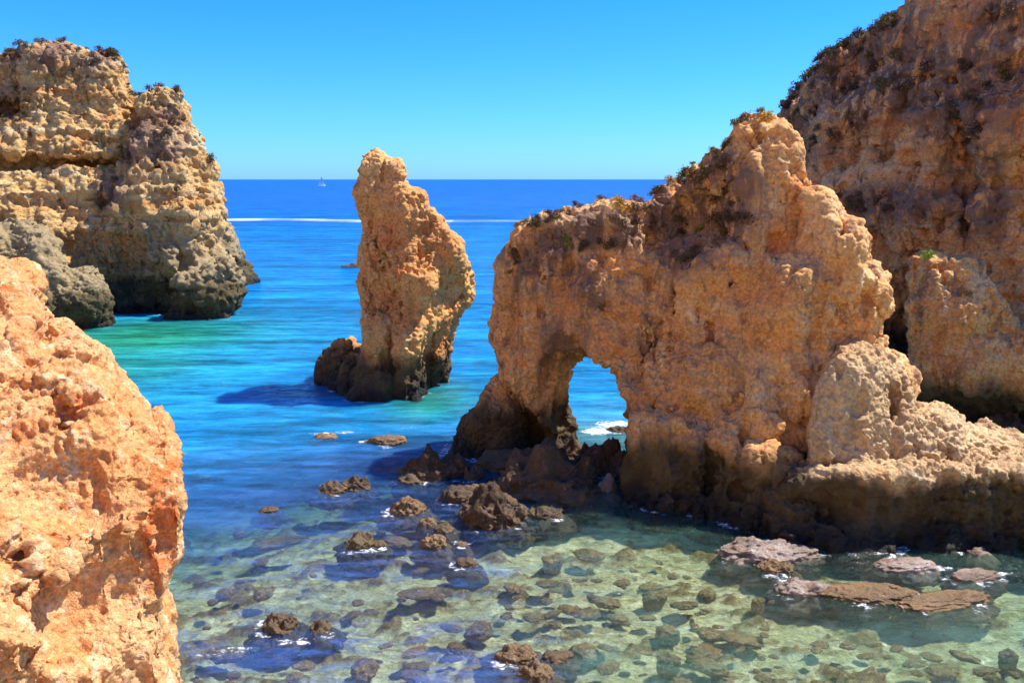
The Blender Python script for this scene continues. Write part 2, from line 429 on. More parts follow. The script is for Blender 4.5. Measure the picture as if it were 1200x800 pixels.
ROCKS.append(tag(build_rock('natural_arch', (6.0, 37.0),
    [dict(out=ARCH_OUT, ctl=ARCH_CTL, th=3.2, taper=0.08, ztop=14, R=0.8, eps=0.8, notch=0.9, od=0.7),
     dict(out=[(735, 500), (760, 490), (850, 505), (930, 540), (960, 560), (1010, 720), (735, 720), (728, 590), (732, 540)],
          ctl=[(740, 580, 35.6), (800, 600, 34.1), (870, 618, 32.7), (940, 641, 30.6), (800, 510, 35.4), (900, 520, 33.4), (980, 530, 32.6)], th=5, R=0.7, eps=1.0, notch=0.5, od=0.3)],
    0.125, 1, 0.6, M_ARCH, hollows=[(600, 270, 760, 370, 22, .12, .4, 0), (760, 250, 1020, 480, 50, .12, .45, 0), (760, 480, 960, 620, 30, .15, .5, 0), (870, 150, 930, 230, 8, .1, .3, 0)],
    tunnels=[dict(front=[(628, 720), (622, 560), (608, 520), (600, 470), (600, 440), (610, 411), (632, 393), (655, 387), (676, 396), (697, 415), (722, 430), (737, 455), (741, 490), (742, 540), (738, 720)], Df=40.0,
                  back=[(680, 720), (676, 515), (684, 500), (678, 488), (668, 478), (670, 462), (680, 440), (692, 424), (704, 421), (720, 431), (734, 452), (739, 485), (741, 530), (741, 720)], Db=43.0, w0=39.8, w1=43.2, pow=0.8)],
    cuts=[(754, 420, 38.6, 0.2, 0.5, 2.6), (848, 250, 38.5, 0.7, 1.6, 1.5), (800, 262, 40.2, 1.4, 1.0, 0.8), (935, 250, 36.5, 0.35, 1.0, 1.8), (965, 330, 34.5, 0.3, 0.7, 2.0), (880, 345, 35.7, 0.35, 0.6, 1.6)],
    bounds=[(-9, 15), (28, 51), (-2.2, 18)], seed=1, strata=0.12, flute=0.6, block=0.8, rg=0.6,
    dark=[(620, 320, 41, 1.3), (650, 285, 41, 1.0), (690, 265, 41, 1.0), (600, 300, 41, .8), (780, 250, 41, 1.3), (810, 235, 40, 1.4), (840, 245, 39, 1.5), (865, 215, 38, 1.0), (800, 290, 39, 1.3), (840, 200, 39, 1.0), (735, 270, 41, 0.9), (680, 330, 40, 0.9), (700, 350, 40, .6), (855, 265, 38, 1), (660, 395, 42, 1.4), (815, 215, 39, .9)]),
    'huge ochre sea arch with a pointed summit and one round opening above dark boulders', 'sea arch'))

# --- terrace right of the arch
T_OUT = [(946, 520), (950, 480), (956, 450), (968, 427), (985, 413), (1010, 410), (1035, 417), (1050, 430), (1064, 438), (1067, 458), (1073, 484), (1092, 484), (1115, 489), (1127, 496), (1132, 511), (1150, 514), (1172, 517), (1187, 524), (1192, 540), (1235, 548), (1290, 560), (1300, 720), (940, 720), (940, 600)]
T_CTL = [(950, 520, 32.4), (985, 430, 33.2), (1040, 430, 33.8), (1010, 500, 32.2), (1060, 520, 32.3), (960, 470, 32.8), (1100, 500, 32.9), (1180, 525, 33.2), (1250, 560, 33.2), (1000, 550, 31.8), (1100, 550, 31.8), (1200, 560, 32), (1000, 640, 31), (1200, 640, 31), (1042, 470, 33.6), (1000, 450, 32.6)]
B_OUT = [(900, 590), (925, 568), (950, 557), (1000, 548), (1060, 551), (1120, 550), (1180, 551), (1240, 556), (1300, 560), (1320, 720), (910, 720), (908, 600)]
B_CTL = [(950, 600, 31.6), (1000, 560, 31.2), (1100, 555, 31.3), (1200, 560, 31.4), (1000, 645, 30.3), (1100, 648, 30.2), (1200, 648, 30.1), (930, 640, 31), (1300, 640, 30.1)]
ROCKS.append(tag(build_rock('rock_terrace', (15.0, 33.0),
    [dict(out=T_OUT, ctl=[(a_, b_, c_+0.15) for a_, b_, c_ in T_CTL], th=3.2, taper=0.15, ztop=7, R=0.7, eps=0.6, od=0.5), dict(out=B_OUT, ctl=B_CTL, th=7.5, R=0.35, eps=1.0, notch=0.9, od=0.2, k=0.15)],
    0.11, 1, 0.30, M_TERR, hollows=[(955, 430, 1060, 530, 22, .1, .3, 0), (1070, 490, 1190, 540, 14, .1, .3, 0), (930, 570, 1200, 640, 30, .12, .4, 1)], cuts=[(1045, 470, 33.3, 0.25, 0.7, 1.6), (1075, 505, 32.3, .3, .5, .6), (1140, 525, 32.5, .4, .6, .5), (975, 600, 30.6, .35, .8, 1.0), (1070, 610, 30.4, .3, .6, 1.0)],
    bounds=[(-6.5, 9.5), (32, 46), (-2.2, 8.6)], seed=2, flute=0.5, k=0.12, block=0.8),
    'pale stepped rock ledge on a dark base right of the arch', 'rock ledge'))

# --- cone boulder leaning on the left foot of the arch
ROCKS.append(tag(build_rock('leaning_rock', (-0.9, 42.0),
    [dict(out=[(537, 515), (546, 500), (560, 486), (568, 466), (580, 449), (591, 443), (604, 451), (613, 466), (621, 490), (625, 512), (628, 600), (525, 600), (530, 530)],
          ctl=[(590, 450, 42.5), (580, 500, 41.2), (545, 520, 41.8), (615, 500, 42), (585, 540, 40.6)], th=2.6, taper=0.2, ztop=5, R=1.0, eps=1.0, od=0.5)],
    0.085, 1, 0.3, M_ARCH, bounds=[(-4.5, 4.5), (38, 48), (-1.8, 6)], seed=3),
    'brown cone of rock leaning against the left foot of the arch', 'rock'))

# --- sea stack
N_OUT = [(421, 209), (424, 192), (432, 182), (442, 178), (452, 182), (466, 187), (475, 200), (474, 212), (485, 221), (499, 227), (501, 246), (513, 255), (526, 275), (540, 287), (547, 309), (554, 338), (549, 355), (538, 368), (531, 381), (528, 405), (525, 425), (523, 449), (525, 560), (400, 560), (412, 466), (418, 440), (424, 412), (429, 394), (427, 372), (420, 347), (425, 325), (425, 300), (427, 279), (425, 258), (418, 248), (417, 224), (423, 215)]
N_CTL = [(445, 190, 55.5), (430, 260, 56.5), (480, 260, 54), (505, 270, 55), (440, 340, 55.5), (485, 330, 53), (545, 340, 57), (520, 400, 56.5), (480, 400, 52.8), (435, 420, 54.5), (450, 465, 52.6), (485, 474, 51.8), (515, 450, 57), (460, 380, 54)]
S_OUT = [(370, 449), (372, 432), (382, 415), (395, 405), (408, 402), (417, 411), (432, 415), (455, 420), (470, 480), (470, 560), (360, 560), (366, 470)]
ROCKS.append(tag(build_rock('sea_stack', (-6.5, 54.5),
    [dict(out=N_OUT, ctl=N_CTL, th=3.0, taper=0.14, ztop=14, R=0.6, eps=0.8, od=0.6),
     dict(out=S_OUT, ctl=[(372, 440, 58), (400, 450, 55.5), (420, 462, 53.5), (450, 474, 52.2), (405, 410, 57.5)], th=3.5, R=0.8, eps=1.0, od=0.5)],
    0.13, 1, 0.55, M_NEEDLE, hollows=[(425, 200, 500, 450, 40, .12, .4, 0), (490, 250, 545, 440, 20, .12, .4, 0)], cuts=[(458, 415, 53.5, 0.3, 1.2, 1.8), (487, 462, 52, .35, .8, 1.3), (455, 255, 54.5, .45, .6, .3), (505, 430, 55, .4, 1.2, 1.4)],
    bounds=[(-8.5, 6), (49, 64), (-2.5, 18)], seed=4, flute=0.4, strata=0.14, block=0.8, rg=0.85),
    'tall tapering orange sea stack standing alone in the water between cliff and arch', 'sea stack'))

# --- left cliff
A_OUT = [(-190, 60), (-60, 52), (0, 66), (17, 58), (40, 54), (60, 49), (85, 52), (100, 58), (122, 62), (135, 67), (144, 80), (150, 100), (153, 112), (165, 116), (200, 160), (215, 250), (215, 440), (-200, 460)]
A_CTL = [(0, 90, 104), (60, 80, 101), (120, 90, 101), (60, 150, 98), (130, 170, 98), (20, 190, 97), (100, 185, 96.5), (30, 215, 93), (100, 215, 93), (60, 280, 90), (130, 300, 91), (100, 360, 88), (0, 300, 88), (-150, 100, 100), (-150, 350, 88), (0, 135, 101), (10, 240, 90)]
A2_OUT = [(165, 118), (172, 111), (185, 102), (200, 99), (215, 106), (220, 125), (223, 146), (236, 160), (241, 185), (254, 199), (262, 225), (262, 252), (260, 280), (262, 300), (268, 311), (270, 440), (110, 450), (118, 330), (125, 280), (118, 240), (135, 215), (150, 180), (160, 150)]
A2_CTL = [(195, 120, 97), (180, 180, 94), (235, 200, 95), (150, 250, 91.5), (210, 250, 90), (255, 260, 93), (135, 320, 92), (200, 310, 87.5), (215, 345, 86), (260, 310, 91), (160, 350, 89.5), (170, 290, 90), (190, 215, 92)]
A3_OUT = [(185, 345), (198, 328), (215, 318), (240, 312), (265, 308), (282, 318), (292, 332), (294, 348), (286, 360), (275, 372), (275, 440), (180, 440)]
ROCKS.append(tag(build_rock('twin_topped_cliff', (-45.0, 95.0),
    [dict(out=A_OUT, ctl=A_CTL, th=16, R=3.0, eps=6.0, od=2.0, notch=1.0),
     dict(out=A2_OUT, ctl=A2_CTL, th=13, R=3.2, eps=3.0, od=2.0, notch=1.0),
     dict(out=A3_OUT, ctl=[(200, 345, 86), (240, 330, 85.5), (280, 330, 88.5), (275, 365, 86), (230, 365, 84.5)], th=8, R=1.5, eps=3.0, od=1.0, notch=1.0)],
    0.27, 1, 1.15, M_LEFT, hollows=[(0, 70, 145, 300, 24, .3, 1.1, 0), (140, 130, 258, 330, 26, .3, 1.0, 1), (190, 320, 290, 365, 14, .2, .6, 2)], cuts=[(40, 192, 97, 11, 3.0, .6), (100, 190, 96.2, 5, 2.5, .5), (150, 300, 90.5, 2.0, 2.5, 5), (175, 345, 87.5, 3.2, 3.5, 4.0), (15, 130, 102, 3, 2, 1.5), (118, 235, 92, 1.6, 3, 2.5), (216, 300, 89, .9, 1.5, 2.6), (155, 130, 99, 1.0, 4, 3.0)],
    bounds=[(-44, 24), (86, 128), (-4, 36)], seed=5, strata=0.30, flute=0.25, k=1.2,
    dark=[(10, 130, 102, 2.5), (170, 150, 95, 2), (200, 140, 96, 1.8), (125, 225, 92, 2.5), (60, 60, 102, 2.0), (110, 62, 102, 2.2), (20, 60, 104, 2), (190, 170, 94, 2.2), (150, 175, 95, 2)],
    grey=[(175, 300, 88, 3.6), (205, 300, 88, 2.5), (160, 340, 88, 4), (230, 350, 86, 6), (270, 340, 86, 5), (180, 270, 90, 1.6)]),
    'sunlit ochre cliff with two summits on the left, rising from emerald water', 'cliff'))
# --- grey buttress in front of it
ROCKS.append(tag(build_rock('grey_buttress', (-43.0, 82.0),
    [dict(out=[(-60, 262), (0, 262), (15, 258), (32, 262), (50, 273), (62, 285), (70, 302), (80, 318), (95, 320), (108, 317), (120, 330), (129, 350), (132, 372), (132, 440), (-60, 440)],
          ctl=[(20, 275, 84), (50, 300, 81), (20, 320, 83.5), (75, 330, 80), (115, 340, 80.5), (65, 380, 77.5), (125, 375, 80.5), (0, 370, 78), (95, 360, 78.5)], th=6, R=1.8, eps=2.0, od=1.2, notch=0.8)],
    0.2, 1, 0.8, M_LEFT, bounds=[(-17, 12), (82, 104), (-3, 13)], seed=6, grey=[(30, 300, 81, 9), (100, 350, 79, 8), (20, 360, 79, 8)]),
    'low grey lumpy buttress at the foot of the left cliff', 'rock buttress'))
# --- dark rock behind the end of the cliff
ROCKS.append(tag(build_rock('headland_rock', (-36.5, 116.0),
    [dict(out=[(235, 262), (262, 254), (270, 268), (277, 284), (284, 302), (292, 314), (299, 328), (298, 336), (300, 360), (235, 360)],
          ctl=[(262, 270, 117), (280, 310, 116), (290, 330, 114), (260, 330, 114)], th=6, R=1.5, eps=3.0, od=1.0)],
    0.3, 1, 0.8, M_LEFT, bounds=[(-8, 8), (114, 132), (-3, 12)], seed=7, grey=[(270, 290, 116, 9), (285, 330, 116, 8)]),
    'dark narrow rock peeking out behind the seaward end of the left cliff', 'rock'))
# --- near cliff, lower left
FO_OUT = [(-130, 312), (-30, 320), (0, 330), (18, 338), (34, 354), (44, 376), (48, 402), (68, 406), (86, 408), (104, 422), (121, 438), (132, 456), (136, 482), (147, 472), (155, 486), (168, 493), (176, 499), (179, 528), (190, 536), (204, 526), (212, 542), (213, 568), (216, 592), (214, 620), (216, 650), (208, 680), (200, 700), (195, 715), (197, 740), (200, 770), (212, 820), (230, 1100), (240, 1500), (-500, 1500), (-500, 600)]
FO_CTL = [(0, 330, 17.5), (-80, 310, 17), (50, 400, 16.2), (110, 430, 15.4), (160, 490, 14.8), (205, 540, 14), (215, 620, 13.4), (205, 690, 13.3), (200, 790, 12.6), (120, 520, 13.6), (130, 620, 12.4), (120, 760, 11.4), (50, 520, 13.4), (50, 620, 12), (40, 780, 10.4), (0, 450, 14.2), (-80, 600, 11.5), (-80, 780, 9.5), (90, 575, 13.2), (150, 690, 12.6), (200, 1100, 11), (50, 1100, 9)]
ROCKS.append(tag(build_rock('near_cliff', (-6.5, 13.5),
    [dict(out=FO_OUT, ctl=FO_CTL, th=4.5, taper=0.1, ztop=12, R=0.5, eps=0.25, notch=0.0, od=0.45)],
    0.07, 1, 0.36, M_FORE, hollows=[(0, 340, 200, 780, 26, .08, .34, 0)], cuts=[(62, 560, 13.1, .7, .5, .45), (95, 595, 12.8, .5, .45, .35), (140, 700, 12.3, .8, .7, .5), (110, 735, 11.9, .7, .6, .4), (10, 440, 14.1, .5, .5, .35), (20, 405, 15, .6, .4, .3), (0, 565, 12.2, .5, .5, .2), (150, 480, 15.2, .08, .8, .8), (128, 650, 12.3, .25, .4, .5), (60, 700, 11.4, .5, .35, .3), (75, 470, 14.2, .25, .4, .9)],
    bounds=[(-6.2, 3.6), (10, 24), (-0.3, 13.5)], seed=8, fine=1.0, block=0.9, rg=0.9, flute=0.4, strata=0.1),
    'bright orange pitted cliff filling the lower left corner close to the viewer', 'cliff'))
# --- right cliff
R_OUT = [(880, 190), (905, 137), (916, 119), (935, 98), (953, 81), (963, 63), (985, 50), (1008, 36), (1030, 22), (1048, 10), (1062, -6), (1080, -30), (1150, -60), (1300, -90), (1420, -60), (1420, 720), (870, 720), (865, 400)]
R_CTL = [(x_, y_, d_+17*max(0.0, (1090-x_)/185.0)**1.2) for x_, y_, d_ in [(920, 150, 63), (880, 300, 60), (900, 500, 58), (1000, 80, 61.5), (1000, 150, 59.5), (1000, 300, 57), (1030, 360, 57.5), (1060, 60, 60), (1060, 400, 56.5), (1060, 500, 54), (1100, 150, 56), (1100, 250, 54.5), (1150, 300, 53), (1200, 50, 54), (1200, 150, 51.5), (1200, 350, 50.5), (1150, 480, 50), (1200, 500, 47.5), (1300, 100, 48.5), (1300, 450, 45.5), (1400, 200, 46), (1120, 60, 58), (1060, 200, 57.5), (1050, 120, 58.8)]]
def RD(lst): return [(c[0], c[1], c[2]+17*max(0.0, (1090-c[0])/185.0)**1.2, *c[3:]) for c in lst]
ROCKS.append(tag(build_rock('shaded_cliff', (30.0, 57.0),
    [dict(out=R_OUT, ctl=R_CTL, th=12, taper=0.1, ztop=25, R=2.5, eps=2.5, od=1.6, notch=1.6)],
    0.24, 1, 0.95, M_RIGHT, hollows=[(930, 60, 1195, 470, 60, .25, .9, 0)], cuts=RD([(1052, 400, 56.5, 1.6, 3.5, 6), (960, 250, 58.5, 4, .8, .35), (1130, 200, 55.5, 1.5, 1.2, 3), (1050, 160, 58.5, 1.5, 1.0, 3), (1000, 258, 57.4, 5, .8, .35), (1090, 110, 57.3, 6, .9, .5), (1130, 470, 50.5, 6, 2.6, 1.8)]),
    bounds=[(-25, 17), (52, 102), (-4, 38)], seed=9, strata=0.32, flute=0.4,
    dark=RD([(930, 120, 62, 2.4), (965, 85, 62, 2.2), (1000, 60, 61, 2.2), (990, 110, 60, 2.6), (1060, 85, 59, 3.2), (1100, 100, 58, 3), (1120, 130, 57, 2.6), (1150, 90, 56, 2.6), (1045, 30, 60, 1.8), (1190, 20, 54, 2), (960, 175, 59, 1.8), (1000, 130, 60, 2), (1140, 190, 54, 1.6), (1005, 240, 57, 1.6), (1150, 60, 56, 2), (940, 150, 61, 2), (1180, 50, 55, 2), (1150, 240, 53, 2), (1050, 240, 56, 1.6), (1035, 240, 57, 2)])),
    'towering shaded brown cliff with dark scrub rising behind the arch on the right', 'cliff'))
# --- pinnacle in front of right cliff
P_OUT = [(1064, 330), (1066, 313), (1074, 301), (1094, 296), (1108, 301), (1120, 296), (1140, 299), (1152, 305), (1155, 325), (1164, 344), (1178, 360), (1190, 386), (1200, 380), (1215, 376), (1260, 380), (1330, 395), (1330, 640), (1075, 640), (1072, 480), (1066, 430), (1062, 380), (1067, 350)]
ROCKS.append(tag(build_rock('rock_pinnacle', (24.5, 46.5),
    [dict(out=P_OUT, ctl=[(1085, 310, 48), (1140, 310, 47.5), (1080, 380, 47), (1120, 380, 45.8), (1140, 440, 45.2), (1080, 440, 46.5), (1180, 380, 47.3), (1160, 420, 45.6), (1200, 420, 46), (1280, 420, 45), (1120, 500, 47), (1200, 500, 46.6), (1190, 450, 45.3), (1300, 500, 46)], th=3.0, taper=.1, ztop=10, R=1.0, eps=1.0, od=0.8, notch=1.4)],
    0.13, 1, 0.5, M_ARCH, hollows=[(1070, 310, 1190, 480, 24, .12, .4, 0)], cuts=[(1120, 400, 45.5, .2, .6, 2), (1180, 440, 45.2, .3, .6, 2), (1150, 480, 46, 3.5, 1.0, .7)],
    bounds=[(-7, 9.5), (48, 62), (-2.5, 12)], seed=10, flute=0.4),
    'tan rock pinnacle with a green tuft, before the shaded cliff', 'rock pinnacle'))

# --- unseen cove-wall coast around the camera, shaped to bounce warm sunlight onto the arch
path = np.array([(-60, 62), (-40, 46), (-31, 36), (-23, 22), (-15.5, 9), (-9, -1), (0, -5), (14, -6), (32, -9), (60, -20), (95, -40)], float)
seg = np.linalg.norm(np.diff(path, axis=0), axis=1); cum = np.concatenate([[0], np.cumsum(seg)])
tt = np.arange(0, cum[-1], 1.2)
cx = np.interp(tt, cum, path[:, 0]); cy = np.interp(tt, cum, path[:, 1])
for _ in range(6):
    cx[1:-1] = (cx[:-2]+cx[1:-1]*2+cx[2:])/4; cy[1:-1] = (cy[:-2]+cy[1:-1]*2+cy[2:])/4
tx, ty = np.gradient(cx), np.gradient(cy); ln = np.hypot(tx, ty); nx_, ny2 = ty/ln, -tx/ln     # outward, away from the cove
nx_, ny2 = -np.abs(nx_)*0.35+nx_*0.0-0.2*(cx < -5), -np.ones_like(nx_)
ln = np.hypot(nx_, ny2); nx_, ny2 = nx_/ln, ny2/ln
wl = cx < -3
ss_ = np.concatenate([np.arange(-2, 18, 0.9), np.arange(18, 75, 2.5)])
T2, S2 = np.meshgrid(np.arange(len(tt)), ss_, indexing='ij')
hw = np.interp(cx, [-40, -14, -6, 6, 100], [19, 17, 12.2, 12.2, 14])[:, None]
Zc = np.minimum(S2, hw)+np.maximum(S2-hw, 0)*0.5
O2 = np.minimum(S2, hw)*0.2+np.maximum(S2-hw, 0)*0.9
ox = np.where(wl, -0.95, nx_)[:, None]; oy = np.where(wl, -0.3, ny2)[:, None]
V = np.stack([cx[:, None]+ox*O2, cy[:, None]+oy*O2, Zc], -1).reshape(-1, 3)
nn = fbm(V/5.0, 4, ridged=True)
V += np.stack([-0.9*nn*np.repeat(wl, len(ss_)), -1.0*nn*np.repeat(~wl, len(ss_)), nn*0.4*(V[:, 2] > 13)-0.2], 1)
ny_ = len(ss_); i = (np.arange(len(tt)-1)[:, None]*ny_+np.arange(ny_-1)[None, :]).ravel()
M_COAST = rock_mat('sandy_limestone', (0.78, 0.5, 0.24), (0.7, 0.42, 0.2), (0.7, 0.3, 0.12), (0.84, 0.64, 0.4), off=7, strata=0.4, crust=(0.5, 0.3, 0.16), crustt=0.64, band=1.5)
tag(make_mesh('bounce_coast', V, np.stack([i, i+1, i+ny_+1, i+ny_], 1), M_COAST, attrs={'dark': np.zeros(len(V)), 'grey': np.zeros(len(V))}), kind='structure')

# ------------------------------------------------------------------ boulders in the water
def ico(sub):
    me = bpy.data.meshes.new('t')
    import bmesh
    bm = bmesh.new(); bmesh.ops.create_icosphere(bm, subdivisions=sub, radius=1.0); bm.to_mesh(me); bm.free()
    V = np.array([v.co[:] for v in me.vertices]); T = np.array([p.vertices[:] for p in me.polygons])
    bpy.data.meshes.remove(me); return V, T
ICO = {k: ico(k) for k in (4, 5, 6)}
def tri_normals(V, T):
    fn = np.cross(V[T[:, 1]]-V[T[:, 0]], V[T[:, 2]]-V[T[:, 0]])
    N = np.zeros_like(V)
    for c in range(3): N[:, c] = np.bincount(T.ravel(), np.repeat(fn[:, c], 3), len(V))
    return N/(np.linalg.norm(N, axis=1)[:, None]+1e-12)
BOULDERS = []
def boulder(px, py, hw, hp, mat, label, depth=0.8, sub=5, rough=1.0, group=None, flat=0.0, name='boulder', lumps=0):
    """px,py: middle of its waterline in the photo; hw: half width, hp: height above water, in photo pixels"""
    b = on_water(px, py)
    sc = (b[1]*CT+H*ST)/F_PX
    r = hw*sc; h = max(hp*sc*0.95, 0.06) if mat is not WD else max(r*0.45, 0.18)
    rd = max(r*depth, 0.15)
    V0, T = ICO[sub]
    s = random.random()*50
    P = V0+s
    rr = 1+0.42*fbm(P*1.0, 3)+0.16*fbm(P*2.6, 3, ridged=True)
    V = V0*rr[:, None]
    if lumps:
        V[:, 2] += 0.22*perlin(np.stack([V0[:, 0]*lumps+s, V0[:, 1]*lumps, V0[:, 0]*0], 1))*2*np.maximum(V0[:, 2], 0)
    V[:, 2] *= np.where(V[:, 2] > 0, 0.8+0.55*perlin(V0*1.7+s+3), 1.0)
    zt = np.clip(V[:, 2], -1, None)
    V[:, 2] = np.where(zt > 0, np.sign(zt)*np.abs(zt)**(1.08-0.5*flat), zt)
    V = V*np.array([r, rd, 1.0])
    V[:, 2] = np.where(V[:, 2] > 0, V[:, 2]*h, V[:, 2]*max(h*0.6, 0.7))
    V[:, :2] *= (1+1.1*np.clip(-V[:, 2], 0, 0.8)/max(r, 0.5)*(0.0 if mat is WD else 1.3))[:, None]
    N = tri_normals(V, T); W = V+s
    f1, f2 = worley(W/max(r*0.28, 0.18))
    V += N*((0.35-f1)*0.16*min(r, 1.5, h*1.5)*rough)[:, None]
    N = tri_normals(V, T)
    f1, f2 = worley(W/max(r*0.1, 0.08))
    V += N*((f1-0.35)*0.10*min(r, 1.2, h*2)*rough+0.03*rough*min(1, r)*fbm(W*5, 3))[:, None]
    o = make_mesh(name, V, T, mat, (float(b[0]), float(b[1]+rd*0.8), 0.0), raw=True, attrs={'dark': np.zeros(len(V)), 'grey': np.zeros(len(V))})
    o.rotation_euler[2] = random.uniform(-0.25, 0.25)
    if mat is WD: o.location[2] = -h*0.8-0.08
    tag(o, label, 'rock', group)
    BOULDERS.append(o)
    return o
WD = rock_mat('weedy_stone_rock', (0.42, 0.25, 0.09), (0.28, 0.17, 0.06), (0.42, 0.17, 0.05), (0.5, 0.38, 0.16), off=25, strata=0.1, fs=2.4, crust=(0.12, 0.08, 0.04), band=-9, wetz=-9)
B, RF, PL = M_BOULD, M_REEF, M_PALE
boulder(642, 584, 60, 56, B, 'largest dark boulder of the pile under the arch opening', 0.75, 6, lumps=1.2)
boulder(577, 617, 40, 42, B, 'knobbly boulder with sunlit left flank at the front of the pile', 0.9, 6)
boulder(712, 558, 30, 34, B, 'dark lumpy boulder joining the pile to the right foot of the arch', 0.8, 6, lumps=2)
boulder(668, 541, 22, 24, B, 'brown boulder perched at the back of the pile beneath the arch opening', 0.8, 5)
boulder(600, 551, 42, 18, B, 'long flat dark boulder between the leaning rock and the pile', 0.6, 5, flat=1)
boulder(506, 561, 36, 31, B, 'wide dark boulder standing alone left of the leaning rock', 0.7, 6, lumps=1.6)
boulder(555, 562, 10, 18, B, 'small upright brown boulder right beside the wide dark one', 0.9)
boulder(541, 588, 26, 15, B, 'low dark flat boulder just left of the knobbly sunlit one', 0.7, flat=1)
boulder(712, 574, 11, 15, PL, 'small pale rounded boulder lodged at the right end of the pile', 0.9, 4, 0.5)
boulder(690, 560, 12, 10, RF, 'flat pinkish boulder beside the small pale round one', 0.9, 4)
boulder(688, 583, 14, 8, B, 'little dark boulder in the blue patch of water below the pile', 0.9, 4)
boulder(415, 575, 17, 15, B, 'right lump of the twin brown rocks in open shallow water', 0.8, 5)
boulder(389, 578, 17, 10, B, 'left lower lump of the twin brown rocks in open shallow water', 0.8, 5)
boulder(476, 603, 20, 17, RF, 'yellowish sunlit rock in the shallows left of the pile', 0.8, 5)
boulder(421, 642, 18, 13, B, 'olive rounded rock in the middle of the clear shallows', 0.8, 5)
boulder(443, 640, 9, 6, B, 'tiny dark rock touching the olive rounded rock', 0.8, 4)
boulder(509, 643, 15, 14, RF, 'squarish tan rock in the shallows below the pair of small ones', 0.8, 5)
boulder(501, 616, 9, 9, RF, 'small brown rock, upper of the pair above the squarish tan rock', 0.8, 4)
boulder(519, 624, 12, 9, B, 'small brown rock, lower of the pair above the squarish tan rock', 0.8, 4)
boulder(540, 640, 7, 5, RF, 'tiny tan rock just right of the squarish tan rock', 0.8, 4)
boulder(546, 664, 13, 8, B, 'dark wedge shaped rock below the squarish tan rock', 0.8, 4)
boulder(314, 600, 11, 5, B, 'faint low rock barely awash near the bright near cliff', 0.7, 4)
boulder(326, 741, 19, 22, B, 'mossy dome shaped rock ringed by white water at lower left', 0.85, 5)
boulder(374, 740, 13, 11, B, 'low dark rock right of the mossy dome', 0.8, 4)
boulder(606, 776, 22, 14, RF, 'brown rock with wet sides at the bottom centre', 0.8, 5)
boulder(628, 797, 20, 18, RF, 'tan rock cut by the bottom edge of the frame', 0.8, 5)
boulder(654, 775, 17, 8, B, 'flat dark rock right of the brown bottom rock', 0.7, 4)
boulder(452, 521, 22, 8, RF, 'reddish rock awash in surf near the foot of the stack', 0.6, 5, flat=1)
boulder(380, 514, 13, 5, RF, 'small reddish rock in a line of foam left of the other awash rock', 0.6, 4)
boulder(905, 657, 52, 15, PL, 'pale pinkish wedge shaped rock in front of the dark ledge', 0.55, 6, lumps=2)
boulder(912, 671, 20, 10, RF, 'reddish rock directly below the pale wedge', 0.7, 5)
boulder(944, 697, 30, 11, PL, 'whitish purple crusted rock at the left end of the brown reef', 0.6, 5, lumps=2)
boulder(1022, 705, 54, 8, RF, 'long brown reef slab, left half of the reef', 0.4, 6, flat=1, lumps=3, name='reef_slab')
boulder(1112, 712, 56, 6, RF, 'long low brown reef slab, right half of the reef', 0.35, 6, flat=1, lumps=3, name='reef_slab')
boulder(1068, 669, 34, 8, PL, 'white crusted flat rock between the reef and the dark ledge', 0.5, 5, flat=1)
boulder(1149, 680, 27, 6, PL, 'yellowish awash rock with foam near the right edge', 0.5, 5, flat=1)
boulder(1186, 763, 12, 3, WD, 'small brown rock by the right edge near the bottom', 0.6, 4)
boulder(1182, 507, 24, 20, B, 'sunlit tidal boulder below the tan pinnacle', 0.8, 5)
boulder(1206, 480, 26, 26, B, 'dark tidal boulder beside the base of the shaded cliff', 0.8, 5)
boulder(411, 313, 13, 4, B, 'tiny dark skerry far out left of the sea stack', 0.5, 4, name='skerry')
boulder(728, 506, 16, 5, B, 'small rock washed by surf seen through the arch opening', 0.6, 4)
boulder(648, 652, 12, 3, WD, 'small brown rock at the edge of the arch shadow', 0.7, 4)
boulder(783, 735, 13, 3, WD, 'rounded reddish rock just breaking the green shallows', 0.7, 4)
boulder(768, 694, 14, 3, WD, 'low brown rock awash in the green shallows near the shadow edge', 0.6, 4)
boulder(785, 768, 13, 3, WD, 'purplish low rock awash near the bottom centre right', 0.6, 4)
boulder(890, 700, 8, 3, WD, 'tiny rock tip left of the reef', 0.7, 4)
boulder(612, 578, 22, 30, B, 'jagged dark boulder at the left front of the pile under the arch', 0.9, 5)
boulder(668, 590, 26, 26, B, 'blocky dark boulder at the right front of the pile under the arch', 0.9, 5)
boulder(632, 560, 24, 30, B, 'craggy brown boulder in the middle of the pile under the arch', 0.9, 5)
boulder(692, 548, 16, 26, B, 'craggy boulder at the right rear of the pile under the arch', 0.9, 5)
boulder(640, 606, 20, 10, B, 'low dark boulder in the shaded water in front of the pile', 0.9, 5)
boulder(530, 552, 16, 18, B, 'dark boulder wedged between the wide dark one and the leaning rock', 0.9, 5)
boulder(480, 566, 14, 9, B, 'small dark boulder at the left foot of the wide dark one', 0.9, 4)
boulder(728, 562, 14, 28, B, 'upright dark boulder leaning on the right foot of the arch', 0.9, 5)
boulder(750, 547, 14, 12, B, 'small dark boulder against the right foot of the arch', 0.8, 4)
boulder(1150, 650, 12, 6, PL, 'small white splashed rock at the foot of the dark ledge', 0.7, 4)

